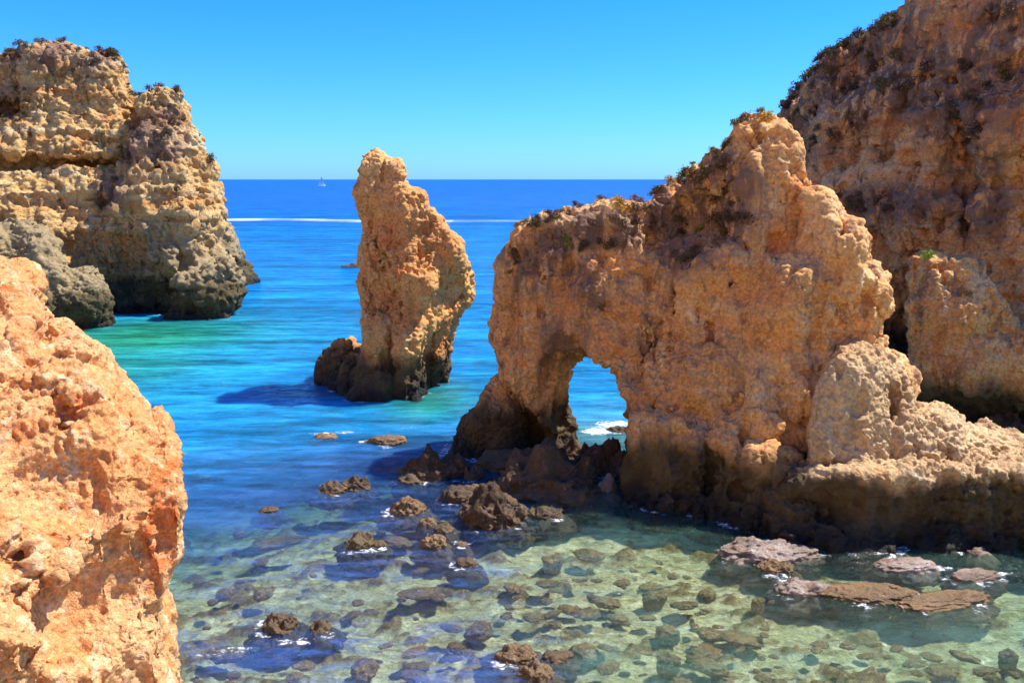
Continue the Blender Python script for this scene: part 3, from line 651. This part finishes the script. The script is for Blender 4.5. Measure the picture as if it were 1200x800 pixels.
# many low stones showing through the clear shallows
STONES = []
SM = [WD]
vs_ = []
for q in range(9):
    V0, T = ICO[4]; s_ = q*9.1
    V = V0*(1+0.4*fbm(V0*1.0+s_, 3)+0.15*fbm(V0*2.6+s_, 3, ridged=True))[:, None]
    f1, f2 = worley(V*2.2+s_); V = V*(1+0.25*(0.4-f1))[:, None]; f1, f2 = worley(V*5.5+s_); V = V*(1+0.1*(0.4-f1))[:, None]
    o = make_mesh('stone', V, T, SM[0], raw=True, attrs={'dark': np.zeros(len(V)), 'grey': np.zeros(len(V))}); vs_.append(o.data); bpy.data.objects.remove(o)
while len(STONES) < 120:
    px, py = random.uniform(225, 1195), random.uniform(585, 798)
    if px > 590 and py < 650: continue
    if random.random() > (0.35+0.65*(py-585)/210)*(0.45 if px < 560 else 1): continue
    b = on_water(px, py, -0.25)
    if any((o.location.x-b[0])**2+(o.location.y-b[1])**2 < (max(v[0] for v in o.bound_box)+0.5)**2 for o in BOULDERS): continue
    o = bpy.data.objects.new('stone', random.choice(vs_)); C.objects.link(o)
    r_ = random.choice([0.1, 0.12, 0.16, 0.2, 0.28, 0.4])*random.uniform(0.7, 1.3); el = random.uniform(0.9, 1.9)
    if any((q.location.x-b[0])**2+(q.location.y-b[1])**2 < (q.scale[0]+r_)**2*0.7 for q in STONES): bpy.data.objects.remove(o); continue
    h_ = r_*random.uniform(0.3, 0.6)
    o.location = (b[0], b[1], -h_-random.uniform(0.08, 0.4)-0.05*(px > 700)); o.scale = (r_*el, r_, h_); o.rotation_euler = (random.uniform(-0.2, 0.2), random.uniform(-0.2, 0.2), random.uniform(-0.6, 0.6)+3.14*random.randint(0, 1))
    tag(o, 'small brown weedy stone among many under the clear shallow water', 'stone', 'stones scattered under the shallow water'); STONES.append(o)

# ------------------------------------------------------------------ seabed and water
def axis(segs):
    out = []
    for a, b, s in segs: out += list(np.arange(a, b, s))
    out.append(segs[-1][1]); return np.array(out, float)
def grid(xs, ys):
    X, Y = np.meshgrid(xs, ys, indexing='ij')
    V = np.stack([X.ravel(), Y.ravel(), np.zeros(X.size)], 1)
    nx, ny = len(xs), len(ys)
    i = (np.arange(nx-1)[:, None]*ny+np.arange(ny-1)[None, :]).ravel()
    return V, np.stack([i, i+ny, i+ny+1, i+1], 1)
def sstep(x, a, b):
    t = np.clip((x-a)/(b-a), 0, 1); return t*t*(3-2*t)
def depth_of(x, y):
    """water depth in metres"""
    p = np.stack([x*0.07, y*0.07, x*0+3.3], 1)
    n = fbm(p, 3)
    shore = 41+4.0*sstep(x, -8, 4)-6*sstep(-x, 3, 18)+7*n
    d = 0.9+0.3*n+0.35*sstep(x, 4, 20)+ 5.0*sstep(y, shore-14, shore+26)+4*sstep(y, 80, 160)
    return d
xs = axis([(-30000, -3000, 9000), (-3000, -300, 300), (-300, -60, 20), (-60, -24, 1.2), (-24, 30, 0.16), (30, 60, 1.2), (60, 300, 20), (300, 3000, 300), (3000, 30000, 9000)])
ys = axis([(-60, 8, 4), (8, 17, 0.6), (17, 52, 0.16), (52, 90, 0.8), (90, 200, 5), (200, 1000, 80), (1000, 5000, 500), (5000, 40000, 5000)])
V, Q = grid(xs, ys)
dep = depth_of(V[:, 0], V[:, 1])
P = V.copy()
near = sstep(-V[:, 1], -75, -50)*sstep(-np.abs(V[:, 0]), -60, -30)
nA = fbm(np.stack([P[:, 0]*0.55, P[:, 1]*0.75, P[:, 0]*0+2], 1), 5, 0.6)
nB = fbm(np.stack([P[:, 0]*1.3+40, P[:, 1]*1.7, P[:, 0]*0+6], 1), 4, 0.6)
f1, f2 = worley(np.stack([P[:, 0]*1.5, P[:, 1]*1.9, P[:, 0]*0], 1)+0.5*np.stack([perlin(P*1.9+3), perlin(P*1.9+9), P[:, 0]*0], 1))
rk = sstep(nA, 0.02, 0.35)*0.28+sstep(nB, 0.1, 0.4)*0.16*sstep(nA, -0.3, 0.1)+np.clip(0.32-f1, 0, 1)*0.5*sstep(perlin(P*0.3+7), -0.3, 0.2)
rk = rk*near
rel = rk+near*(0.10*fbm(P*1.3, 4)+0.06*fbm(P*4, 3))
V2 = V.copy(); V2[:, 2] = np.minimum(-dep+rel, -0.06)
k = NT('seabed_ground')
p = k.pos(); rock = k.attr('rk')
n1 = k.noise(p, 0.8, 5, 0.6, 0.4); n2 = k.noise(p, 4.0, 5, 0.65)
sand = k.mix(k.ss(n1, 0.4, 0.62), (0.58, 0.53, 0.27), (0.80, 0.74, 0.46))
weed = k.mix(k.ss(n2, 0.35, 0.65), (0.22, 0.13, 0.05), (0.42, 0.30, 0.11))
wn = k.math('ADD', k.ss(rock, 0.03, 0.18), k.math('MULTIPLY', k.ss(k.noise(k.vmul(p, (0.6, 1.1, 1)), 1.9, 6, 0.72, 0.9), 0.46, 0.62), 0.8), clamp=True)
col = k.mix(wn, sand, weed)
k.principled(col, 0.9, k.bump(k.noise(p, 6.0, 6, 0.7), 0.8, 0.12))
sb = tag(make_mesh('seabed', V2, Q, k.m, attrs={'rk': rk}), kind='structure')

ALLR = ROCKS+BOULDERS
# water surface: depth, nearness to rocks (foam)
xw = axis([(-30000, -3000, 9000), (-3000, -300, 300), (-300, -60, 20), (-60, -30, 1.0), (-30, 32, 0.22), (32, 60, 1.0), (60, 300, 20), (300, 3000, 300), (3000, 30000, 9000)])
yw = axis([(-60, 8, 4), (8, 17, 0.6), (17, 64, 0.2), (64, 120, 0.6), (120, 200, 4), (200, 1000, 80), (1000, 5000, 500), (5000, 40000, 5000)])
V, Q = grid(xw, yw)
dep = depth_of(V[:, 0], V[:, 1])
nearw = sstep(-V[:, 1], -130, -80)*sstep(-np.abs(V[:, 0]), -60, -30)
# real low swell and chop
x, y = V[:, 0], V[:, 1]
wv = 0.05*fbm(np.stack([x*0.35, y*0.7, x*0], 1), 3)+0.028*fbm(np.stack([x*1.1+4, y*1.9, x*0], 1), 2)
V[:, 2] = wv*nearw
foam = np.zeros(len(V))
RX, RY, RS = (-60, 60), (8, 125), 0.2
ras = np.zeros((int(120/RS)+1, int(117/RS)+1))
for o in ROCKS+BOULDERS:
    if o.name.startswith('near') or o.data.materials[0] is WD: continue
    n_ = len(o.data.vertices); c_ = np.empty(n_*3, np.float32); o.data.vertices.foreach_get('co', c_); c_ = c_.reshape(-1, 3)+np.array(o.location[:], np.float32)
    c_ = c_[(np.abs(c_[:, 2]) < (0.2 if o in ROCKS else 0.09))]
    gi = ((c_[:, 0]+60)/RS).astype(int); gj = ((c_[:, 1]-8)/RS).astype(int)
    okk = (gi >= 0) & (gi < ras.shape[0]) & (gj >= 0) & (gj < ras.shape[1]); ras[gi[okk], gj[okk]] = 1
for _ in range(4): ras = np.maximum(ras, 0)*0.4+0.15*(np.roll(ras, 1, 0)+np.roll(ras, -1, 0)+np.roll(ras, 1, 1)+np.roll(ras, -1, 1))
gi = np.clip(((x+60)/RS).round().astype(int), 0, ras.shape[0]-1); gj = np.clip(((y-8)/RS).round().astype(int), 0, ras.shape[1]-1)
fmk = np.clip(0.42+1.5*perlin(np.stack([x*0.8, y*0.8, x*0+5], 1))+0.5*perlin(np.stack([x*2.2, y*2.2, x*0+8], 1)), 0.0, 1.0)
foam = np.clip(ras[gi, gj]*2.2, 0, 0.72)*fmk*((np.abs(x) < 59) & (y > 9) & (y < 124))
def foam_spot(px, py, rx, ry, s):
    global foam
    c = on_water(px, py); foam = np.maximum(foam, s*np.exp(-(((x-c[0])/rx)**2+((y-c[1])/ry)**2)**1.3))
for a in [(378, 508, 1.3, 0.35, .8), (405, 506, 0.8, 0.4, .8), (455, 517, 1.4, .6, .7), (525, 528, .8, 2.0, .75), (700, 505, 1.3, 1.0, 1.0), (720, 498, 1.6, 1.5, .9), (275, 760, 1.3, .2, .75), (240, 768, 1.0, .2, .7), (345, 752, 0.9, .3, .8), (1090, 665, 1.3, .3, .95), (1165, 672, .9, .3, .9), (945, 690, 1.0, .25, .9), (1120, 700, .9, .25, .8), (1150, 648, .5, .3, .9), (590, 778, .7, .4, .8), (620, 785, .6, .3, .7), (380, 745, .6, .3, .7),
           (860, 640, .6, .3, .5), (480, 500, 2.0, 1.0, .5), (780, 262, 1, 1, 0)]:
    foam_spot(*a)
green = np.zeros(len(V))  # green water tone, with the rocks' reflection painted into it
for (px, py, rx, ry, s_) in [(160, 395, 13, 14, 1.0), (120, 430, 10, 12, .8), (215, 385, 9, 9, .8), (505, 470, 3.0, 5, .8), (250, 420, 5, 10, .4)]:
    c = on_water(px, py); green = np.maximum(green, s_*np.exp(-(((x-c[0])/rx)**2+((y-c[1])/ry)**2)**1.2))
k = NT('sea_water')
p = k.pos(); D = k.attr('depth'); fo = k.attr('foam')
s3 = k.n('ShaderNodeSeparateXYZ'); k.put(s3.inputs[0], p)
ydist = s3.outputs[1]
pw = k.vmul(p, (0.55, 1.0, 1.0))
b1 = k.noise(pw, 0.5, 3, 0.6, 0.5); b2 = k.noise(k.vmul(p, (0.7, 1.0, 1.0), (9, 3, 0)), 2.2, 4, 0.6, 0.6); b3 = k.noise(pw, 7.0, 3, 0.55, 0.3)
nrm = k.bump(b1, 0.9, 1.0)
nrm = k.bump(b2, 1.0, 0.5, nrm)
nrm = k.bump(b3, 0.9, 0.15, nrm)
deepn = k.math('ADD', D, k.math('MULTIPLY', k.math('SUBTRACT', k.noise(k.vmul(p, (0.3, 1, 1)), 0.35, 4, 0.6), 0.5), 1.6))
farc = k.ss(ydist, 90, 420)
deepcol = k.mix(farc, (0.002, 0.17, 0.48), (0.0, 0.12, 0.44))
shc = k.mix(k.ss(k.math('ADD', s3.outputs[0], k.math('MULTIPLY', k.noise(p, 0.25, 3), 8.0)), 1.0, 9.0), (0.05, 0.13, 0.40), (0.12, 0.30, 0.22))  # left shallows bluer, standing in for reflected sky
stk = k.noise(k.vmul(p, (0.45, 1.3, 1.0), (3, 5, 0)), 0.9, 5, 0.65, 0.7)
sky_streak = k.math('MULTIPLY', k.ss(stk, 0.44, 0.62), k.ss(s3.outputs[0], 10.0, -6.0, 0.08, 0.30))  # streaks of sky reflection and glare painted into the water body
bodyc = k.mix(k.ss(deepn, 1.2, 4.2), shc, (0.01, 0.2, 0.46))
grn = k.attr('green'); bodyc = k.mix(grn, bodyc, (0.02, 0.25, 0.15))
bodyc = k.mix(k.math('MULTIPLY', k.ss(deepn, 5.0, 8.0), k.math('SUBTRACT', 1.0, grn)), bodyc, deepcol)
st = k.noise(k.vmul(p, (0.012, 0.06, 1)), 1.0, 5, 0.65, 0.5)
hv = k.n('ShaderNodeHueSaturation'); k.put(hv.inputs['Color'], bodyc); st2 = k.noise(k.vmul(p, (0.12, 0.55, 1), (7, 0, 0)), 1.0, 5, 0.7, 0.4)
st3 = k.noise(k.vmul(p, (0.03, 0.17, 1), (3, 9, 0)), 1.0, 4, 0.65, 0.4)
k.put(hv.inputs['Value'], k.math('MULTIPLY', k.math('MULTIPLY', k.ss(st, 0.3, 0.7, 0.78, 1.18), k.ss(st3, 0.34, 0.66, 0.68, 1.25)), k.math('MULTIPLY', k.ss(st2, 0.34, 0.66, 0.55, 1.38), k.ss(k.noise(k.vmul(p, (0.5, 1.6, 1), (1, 2, 0)), 1.0, 3, 0.6), 0.3, 0.7, 0.75, 1.22))))  # light and dark wave lines painted into the body colour
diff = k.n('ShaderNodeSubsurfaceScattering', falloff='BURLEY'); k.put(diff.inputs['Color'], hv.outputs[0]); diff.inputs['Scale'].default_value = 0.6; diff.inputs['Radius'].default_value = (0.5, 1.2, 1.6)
tr = k.n('ShaderNodeBsdfTransparent')
k.put(tr.inputs['Color'], k.mix(k.ss(D, 0.4, 3.0), (0.90, 0.97, 0.93), (0.35, 0.82, 0.80)))
mx = k.n('ShaderNodeMixShader'); k.put(mx.inputs[0], k.math('MAXIMUM', k.math('ADD', sky_streak, 0.06), k.ss(deepn, 0.6, 4.2, 0.06, 1.0))); k.t.links.new(tr.outputs[0], mx.inputs[1]); k.t.links.new(diff.outputs[0], mx.inputs[2])
gl = k.n('ShaderNodeBsdfGlossy'); k.put(gl.inputs['Roughness'], k.ss(ydist, 50, 500, 0.05, 0.3)); k.put(gl.inputs['Normal'], nrm)
fr_ = k.n('ShaderNodeFresnel'); fr_.inputs['IOR'].default_value = 1.5; k.put(fr_.inputs['Normal'], nrm)
m2 = k.n('ShaderNodeMixShader'); k.put(m2.inputs[0], k.math('MINIMUM', fr_.outputs[0], k.ss(ydist, 60, 250, 0.6, 0.17))); k.t.links.new(mx.outputs[0], m2.inputs[1]); k.t.links.new(gl.outputs[0], m2.inputs[2])
fd = k.n('ShaderNodeBsdfDiffuse'); fd.inputs['Color'].default_value = (0.8, 0.82, 0.84, 1)
fn = k.noise(k.vmul(p, (1, 1.6, 1)), 3.5, 6, 0.7, 0.8)
ff = k.math('SUBTRACT', k.math('ADD', fo, k.math('MULTIPLY', fn, 2.0)), 1.68)
m3 = k.n('ShaderNodeMixShader'); k.put(m3.inputs[0], k.ss(ff, -0.05, 0.25, 0, 0.9)); k.t.links.new(m2.outputs[0], m3.inputs[1]); k.t.links.new(fd.outputs[0], m3.inputs[2])
k.t.links.new(m3.outputs[0], k.out.inputs[0])
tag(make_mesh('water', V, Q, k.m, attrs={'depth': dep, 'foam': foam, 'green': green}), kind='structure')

# ------------------------------------------------------------------ boat wake far out
k = NT('wake_foam'); p = k.pos()
n = k.noise(k.vmul(p, (0.05, 0.3, 1)), 1.0, 6, 0.75)
dm = k.n('ShaderNodeBsdfDiffuse'); dm.inputs['Color'].default_value = (0.75, 0.83, 0.9, 1)
tm = k.n('ShaderNodeBsdfTransparent'); m_ = k.n('ShaderNodeMixShader')
k.put(m_.inputs[0], k.math('MULTIPLY', k.attr('f'), k.ss(n, 0.32, 0.58, 0.25, 1.0))); k.t.links.new(tm.outputs[0], m_.inputs[1]); k.t.links.new(dm.outputs[0], m_.inputs[2]); k.t.links.new(m_.outputs[0], k.out.inputs[0])
a = on_water(262, 259.0); b = on_water(640, 261.5)
T_ = np.linspace(-0.4, 1.0, 160); S_ = np.linspace(-1, 1, 13)
TT, SS = np.meshgrid(T_, S_, indexing='ij')
wid = np.where(TT < 0.75, 9.0, 6.0)
V = np.stack([a[0]+(b[0]-a[0])*TT, a[1]+(b[1]-a[1])*TT+SS*wid+4*np.sin(TT*9), 0.25+0.45*(1-SS**2)], -1).reshape(-1, 3)
i = (np.arange(159)[:, None]*13+np.arange(12)[None, :]).ravel()
fa = ((1-SS**2)**0.7*np.where(TT < 0.72, 0.8, 0.3)*(0.75+0.5*np.sin(TT*23)*np.sin(TT*7+1))*(1-0.3*np.clip(TT, 0, 1))).ravel()
tag(make_mesh('boat_wake', V, np.stack([i, i+13, i+14, i+1], 1), k.m, (float(a[0]), float(a[1]), 0), attrs={'f': fa}), 'long white boat wake lying across the far blue sea', 'wake', kind='stuff')

# ------------------------------------------------------------------ sailboat
def flat_mat(name, c, r=0.6):
    k = NT(name); k.principled(k.mix(k.noise(k.pos(), 3.0), c, tuple(v*0.85 for v in c)), r); return k.m
MW = flat_mat('white_sailcloth', (0.85, 0.85, 0.84)); MH = flat_mat('white_hull_paint', (0.8, 0.8, 0.8), 0.3)
bp = on_water(377, 218.2)
boat = bpy.data.objects.new('sailboat', None); C.objects.link(boat); boat.location = (bp[0], bp[1], 0); boat.rotation_euler[2] = 0.25; boat.scale = (1.25, 1.25, 1.25)
tag(boat, 'tiny white sailboat near the horizon', 'sailboat')
st_ = []
for i_ in range(13):
    t = i_/12; xx = -6+12*t; wd = 1.8*math.sin(math.pi*min(1, 0.18+0.82*t))**0.6 if t < 1 else 0.05; wd = max(wd, 0.05)
    dk = 1.2+0.4*t*t
    for (yy, zz) in ((wd, dk), (wd*0.95, 0.5), (wd*0.5, -0.3), (0, -0.6), (-wd*0.5, -0.3), (-wd*0.95, 0.5), (-wd, dk), (0, dk+0.15)): st_.append((xx, yy, zz))
q = [(i_*8+j, (i_+1)*8+j, (i_+1)*8+(j+1) % 8, i_*8+(j+1) % 8) for i_ in range(12) for j in range(8)]
make_mesh('hull', st_, q, MH, parent=boat)
def tube(name, a, b, r0, r1, mat, parent, n=8):
    a, b = Vector(a), Vector(b); d = (b-a).normalized(); u = d.orthogonal().normalized(); v = d.cross(u)
    vs = [tuple(c+r*(u*math.cos(2*math.pi*i/n)+v*math.sin(2*math.pi*i/n))) for c, r in ((a, r0), (b, r1)) for i in range(n)]
    return make_mesh(name, vs, [(i, (i+1) % n, n+(i+1) % n, n+i) for i in range(n)], mat, parent=parent)
tube('mast', (0.5, 0, 1), (0.5, 0, 16), 0.12, 0.07, MH, boat)
tube('boom', (0.4, 0, 2.6), (-5.2, 0.5, 2.6), 0.1, 0.08, MH, boat)
def sail(name, A, B_, C_, bulge):
    A, B_, C_ = map(np.array, (A, B_, C_)); n = 10; vs = []; q = []
    for off in (0, 0.06):
        for i in range(n+1):
            for j in range(n+1):
                s, t = i/n, j/n
                p_ = (A*(1-t)+B_*t)*(1-s)+C_*s
                vs.append(tuple(p_+np.array([0, bulge*math.sin(math.pi*t)*math.sin(math.pi*min(1, s*0.9+0.1))+off, 0])))
    m = (n+1)**2
    for i in range(n):
        for j in range(n):
            a_ = i*(n+1)+j; q.append((a_, a_+1, a_+n+2, a_+n+1)); q.append((m+a_, m+a_+n+1, m+a_+n+2, m+a_+1))
    make_mesh(name, vs, q, MW, parent=boat)
sail('mainsail', (0.4, 0, 2.8), (-5.2, 0.5, 2.8), (0.4, 0, 15.6), 0.8)
sail('jib', (5.8, 0, 1.8), (0.7, 0.6, 2.2), (0.6, 0, 14.5), 0.7)

# ------------------------------------------------------------------ plants
bpy.context.view_layer.update()
def leaf_mat(name, c1, c2):
    k = NT(name)
    oi = k.n('ShaderNodeObjectInfo').outputs['Random']
    n = k.noise(k.pos(), 5.0, 3)
    k.principled(k.mix(k.ss(k.math('ADD', n, k.math('MULTIPLY', k.math('SUBTRACT', oi, 0.5), 0.3)), 0.35, 0.65), c1, c2), 0.8)
    return k.m
L_DARK = leaf_mat('dry_scrub_leaves', (0.10, 0.06, 0.035), (0.22, 0.13, 0.07))
L_OLIVE = leaf_mat('olive_scrub_leaves', (0.11, 0.085, 0.03), (0.24, 0.17, 0.06))
L_GREEN = leaf_mat('fresh_green_leaves', (0.12, 0.2, 0.02), (0.3, 0.36, 0.04))
L_YEL = leaf_mat('yellow_flowering_leaves', (0.4, 0.2, 0.03), (0.55, 0.36, 0.05))
M_TWIG = flat_mat('twig_bark', (0.1, 0.07, 0.045), 0.9)
def foliage(nl, ls, flat=0.65, seed=0):
    r = np.random.default_rng(seed)
    cl = r.normal(size=(9, 3)); cl /= np.linalg.norm(cl, axis=1)[:, None]; cl *= r.uniform(0.25, 0.75, (9, 1)); cl[:, 2] = np.abs(cl[:, 2])*flat+0.15
    c = cl[r.integers(0, 9, nl)]+r.normal(size=(nl, 3))*[0.2, 0.2, 0.14]
    a = r.normal(size=(nl, 3)); a /= np.linalg.norm(a, axis=1)[:, None]
    b = np.cross(a, r.normal(size=(nl, 3))); b /= np.linalg.norm(b, axis=1)[:, None]
    s = ls*r.uniform(0.6, 1.4, (nl, 1))
    V = np.stack([c-a*s, c+b*s*0.45, c+a*s, c-b*s*0.45], 1).reshape(-1, 3)
    return V, np.arange(nl*4).reshape(-1, 4)
def twigs(seed, n=7):
    r = np.random.default_rng(seed); vs = []; q = []
    for i in range(n):
        e = Vector((r.uniform(-0.5, 0.5), r.uniform(-0.5, 0.5), r.uniform(0.35, 0.7))); m = e*0.5+Vector((0, 0, 0.08))
        pts = [(Vector((0, 0, -0.2)), 0.03), (m, 0.02), (e, 0.008)]
        b0 = len(vs)
        for c, rad in pts:
            for j in range(5): vs.append((c.x+rad*math.cos(j*1.2566), c.y+rad*math.sin(j*1.2566), c.z))
        for s_ in range(2):
            for j in range(5): q.append((b0+s_*5+j, b0+s_*5+(j+1) % 5, b0+s_*5+5+(j+1) % 5, b0+s_*5+5+j))
    return vs, q
PROTO = {}
def proto(mat, kind, dense=260, ls=0.12):
    key = (mat.name, kind)
    if key not in PROTO:
        V, Q = foliage(dense, ls, seed=kind+1)
        me = make_mesh('foliage', V, Q, mat, shade=False)
        tw = make_mesh('stem', *twigs(kind+5), M_TWIG)
        PROTO[key] = (me.data, tw.data)
        bpy.data.objects.remove(me); bpy.data.objects.remove(tw)
    return PROTO[key]
def hit(px, py):
    o = Vector((0, 0, H)); d = Vector(ray(px, py)).normalized(); best = None
    for r in ROCKS:
        M = r.location
        ok, loc, nrm, _ = r.ray_cast(o-M, d)
        if ok:
            L = (loc+M-o).length
            if best is None or L < best[0]: best = (L, loc+M, nrm, r)
    return best
def shrub(px, py, size, mat, label, group=None, name='shrub', kind=None, search=True, only=None, sink=0.15):
    h = hit(px, py)
    if h is None and search:
        for dy in range(1, 26):
            h = hit(px, py+dy)
            if h: break
    if h is None or h[1].z < 1 or (only and h[3] not in only): return None
    kd = random.randint(0, 4) if kind is None else kind
    fm, tm_ = proto(mat, kd)
    e = bpy.data.objects.new(name, None); C.objects.link(e)
    nv = (h[2]+Vector((0, 0, 0.9))).normalized()
    e.location = h[1]-nv*size*sink
    e.rotation_mode = 'QUATERNION'; e.rotation_quaternion = nv.to_track_quat('Z', 'Y')
    e.scale = (size, size, size)
    for nm, me in (('foliage', fm), ('stem', tm_)):
        c = bpy.data.objects.new(nm, me); c.parent = e; C.objects.link(c)
    return tag(e, label, 'shrub', group)
arch, terr, lean, stack, lcl, gbut, hrock, near_c, rcl, pin = ROCKS
shrub(670, 285, 0.45, L_GREEN, 'bright green shrub on the left shoulder of the arch')
shrub(664, 278, 0.3, L_GREEN, 'smaller green tuft just above the bright green shrub on the arch')
shrub(727, 241, 0.6, L_YEL, 'yellow orange bush on the flat top of the arch')
shrub(812, 202, 0.4, L_YEL, 'orange bush on the slope up to the summit of the arch')
shrub(822, 268, 0.38, L_GREEN, 'small yellow green tuft below the slope in the middle of the arch')
shrub(1088, 300, 0.6, L_GREEN, 'green tuft on the crown of the tan pinnacle')
shrub(1133, 345, 0.4, L_YEL, 'dry yellow tuft on the shoulder of the tan pinnacle')
shrub(898, 137, 0.5, L_YEL, 'golden dry tuft on the very summit of the arch')
def scatter(n, region, size, mats, label, group, only):
    c = 0; t = 0
    while c < n and t < n*8:
        t += 1
        px, py, rx, ry = random.choice(region)
        a, r = random.uniform(0, 6.283), math.sqrt(random.random())
        if shrub(px+rx*r*math.cos(a), py+ry*r*math.sin(a), random.uniform(*size), random.choice(mats), label, group, only=only): c += 1
scatter(40, [(620, 262, 20, 6), (650, 255, 25, 8), (700, 262, 40, 16), (750, 255, 25, 12), (600, 300, 12, 18), (690, 290, 30, 10), (745, 242, 22, 3)], (0.2, 0.45), [L_DARK, L_DARK, L_OLIVE], 'small dark dry shrub among others on the flat left top of the arch', 'dry shrubs on the left top of the arch', [arch])
scatter(40, [(800, 245, 35, 22), (840, 230, 30, 30), (838, 190, 20, 12), (860, 258, 20, 14), (800, 290, 20, 20), (815, 205, 20, 6)], (0.22, 0.5), [L_DARK, L_DARK, L_OLIVE], 'dark dry shrub among others on the slope up to the arch summit', 'dry shrubs on the summit slope of the arch', [arch])
scatter(84, [(930, 125, 25, 30), (965, 90, 30, 25), (1000, 70, 35, 25), (1060, 85, 45, 22), (1110, 105, 40, 25), (1130, 140, 25, 25), (1155, 80, 35, 20), (1185, 20, 20, 20), (960, 170, 25, 8), (1035, 25, 25, 12), (1040, 237, 20, 8), (995, 235, 20, 10), (1020, 100, 40, 10), (950, 150, 30, 20)], (0.35, 0.8), [L_DARK, L_DARK, L_DARK, L_OLIVE], 'dark scrubby shrub among many on the shaded right cliff', 'scrub on the shaded right cliff', [rcl])
scatter(46, [(60, 54, 60, 6), (120, 64, 20, 8), (20, 62, 20, 6), (15, 135, 15, 10), (195, 105, 20, 8), (180, 150, 20, 18), (205, 140, 15, 20), (125, 225, 16, 20), (150, 180, 15, 10)], (0.35, 0.8), [L_OLIVE, L_DARK], 'brown green shrub among others on the sunlit left cliff', 'shrubs on the left cliff', [lcl])

def ridge(n, line, size, mats, label, group, only):
    for _ in range(n):
        t = random.random()*(len(line)-1); i_ = int(t); f_ = t-i_
        shrub(line[i_][0]*(1-f_)+line[i_+1][0]*f_, line[i_][1]*(1-f_)+line[i_+1][1]*f_-12, random.uniform(*size), random.choice(mats), label, group, only=only, sink=0.05)
ridge(34, [(915, 120), (953, 81), (985, 50), (1030, 22), (1055, 4)], (0.4, 0.9), [L_DARK, L_OLIVE], 'scrubby shrub among those on the skyline of the right cliff', 'shrubs on the skyline of the right cliff', [rcl])
ridge(22, [(640, 252), (690, 246), (766, 240), (790, 216), (838, 181), (868, 146), (903, 136)], (0.2, 0.4), [L_DARK, L_OLIVE, L_YEL], 'little dry bush among those along the skyline of the arch', 'dry bushes on the skyline of the arch', [arch])
ridge(18, [(5, 64), (40, 54), (85, 52), (135, 66), (150, 100), (185, 102), (215, 106), (236, 160), (254, 199)], (0.35, 0.8), [L_DARK, L_OLIVE], 'brown bush among those along the skyline of the left cliff', 'bushes on the skyline of the left cliff', [lcl])

# ------------------------------------------------------------------ light, sky, camera
EL, AZ = math.radians(57), math.atan2(0.95, 0.30)      # azimuth clockwise from +Y
sd = Vector((math.sin(AZ)*math.cos(EL), math.cos(AZ)*math.cos(EL), math.sin(EL)))
sun = bpy.data.lights.new('sun', 'SUN'); sun.energy = 3.6; sun.angle = math.radians(0.5); sun.color = (1.0, 0.94, 0.84)
so = bpy.data.objects.new('sun', sun); C.objects.link(so); so.rotation_euler = sd.to_track_quat('Z', 'Y').to_euler(); so.location = (60, 30, 80)
w = bpy.data.worlds.new('World'); bpy.context.scene.world = w; w.use_nodes = True
t = w.node_tree; t.nodes.clear()
sky = t.nodes.new('ShaderNodeTexSky'); sky.sky_type = 'NISHITA'; sky.sun_disc = False; sky.sun_elevation = EL; sky.sun_rotation = AZ
sky.air_density = 1.0; sky.dust_density = 0.3; sky.ozone_density = 2.0
hs = t.nodes.new('ShaderNodeHueSaturation'); hs.inputs['Saturation'].default_value = 1.08
bg = t.nodes.new('ShaderNodeBackground'); bg.inputs[1].default_value = 0.11
ow = t.nodes.new('ShaderNodeOutputWorld')
tn = t.nodes.new('ShaderNodeMix'); tn.data_type = 'RGBA'; tn.blend_type = 'MULTIPLY'; tn.inputs[0].default_value = 1; tn.inputs[7].default_value = (0.25, 0.55, 1.02, 1)
t.links.new(tn.outputs[2], hs.inputs['Color']); t.links.new(sky.outputs[0], tn.inputs[6]); t.links.new(hs.outputs[0], bg.inputs[0]); t.links.new(bg.outputs[0], ow.inputs[0])
cam = bpy.data.cameras.new('camera'); cam.lens = 30; cam.sensor_width = 36; cam.clip_start = 0.1; cam.clip_end = 100000
co = bpy.data.objects.new('camera', cam); C.objects.link(co); co.location = (0, 0, H); co.rotation_euler = (math.pi/2-TH, 0, 0)
sc = bpy.context.scene; sc.camera = co
sc.view_settings.view_transform = 'Standard'; sc.view_settings.look = 'None'; sc.view_settings.gamma = 1; sc.view_settings.exposure = 1.1
sc.render.engine = 'CYCLES'; sc.cycles.max_bounces = 5; sc.cycles.use_adaptive_sampling = True; sc.cycles.adaptive_threshold = 0.02; sc.cycles.transparent_max_bounces = 12; sc.cycles.use_denoising = True
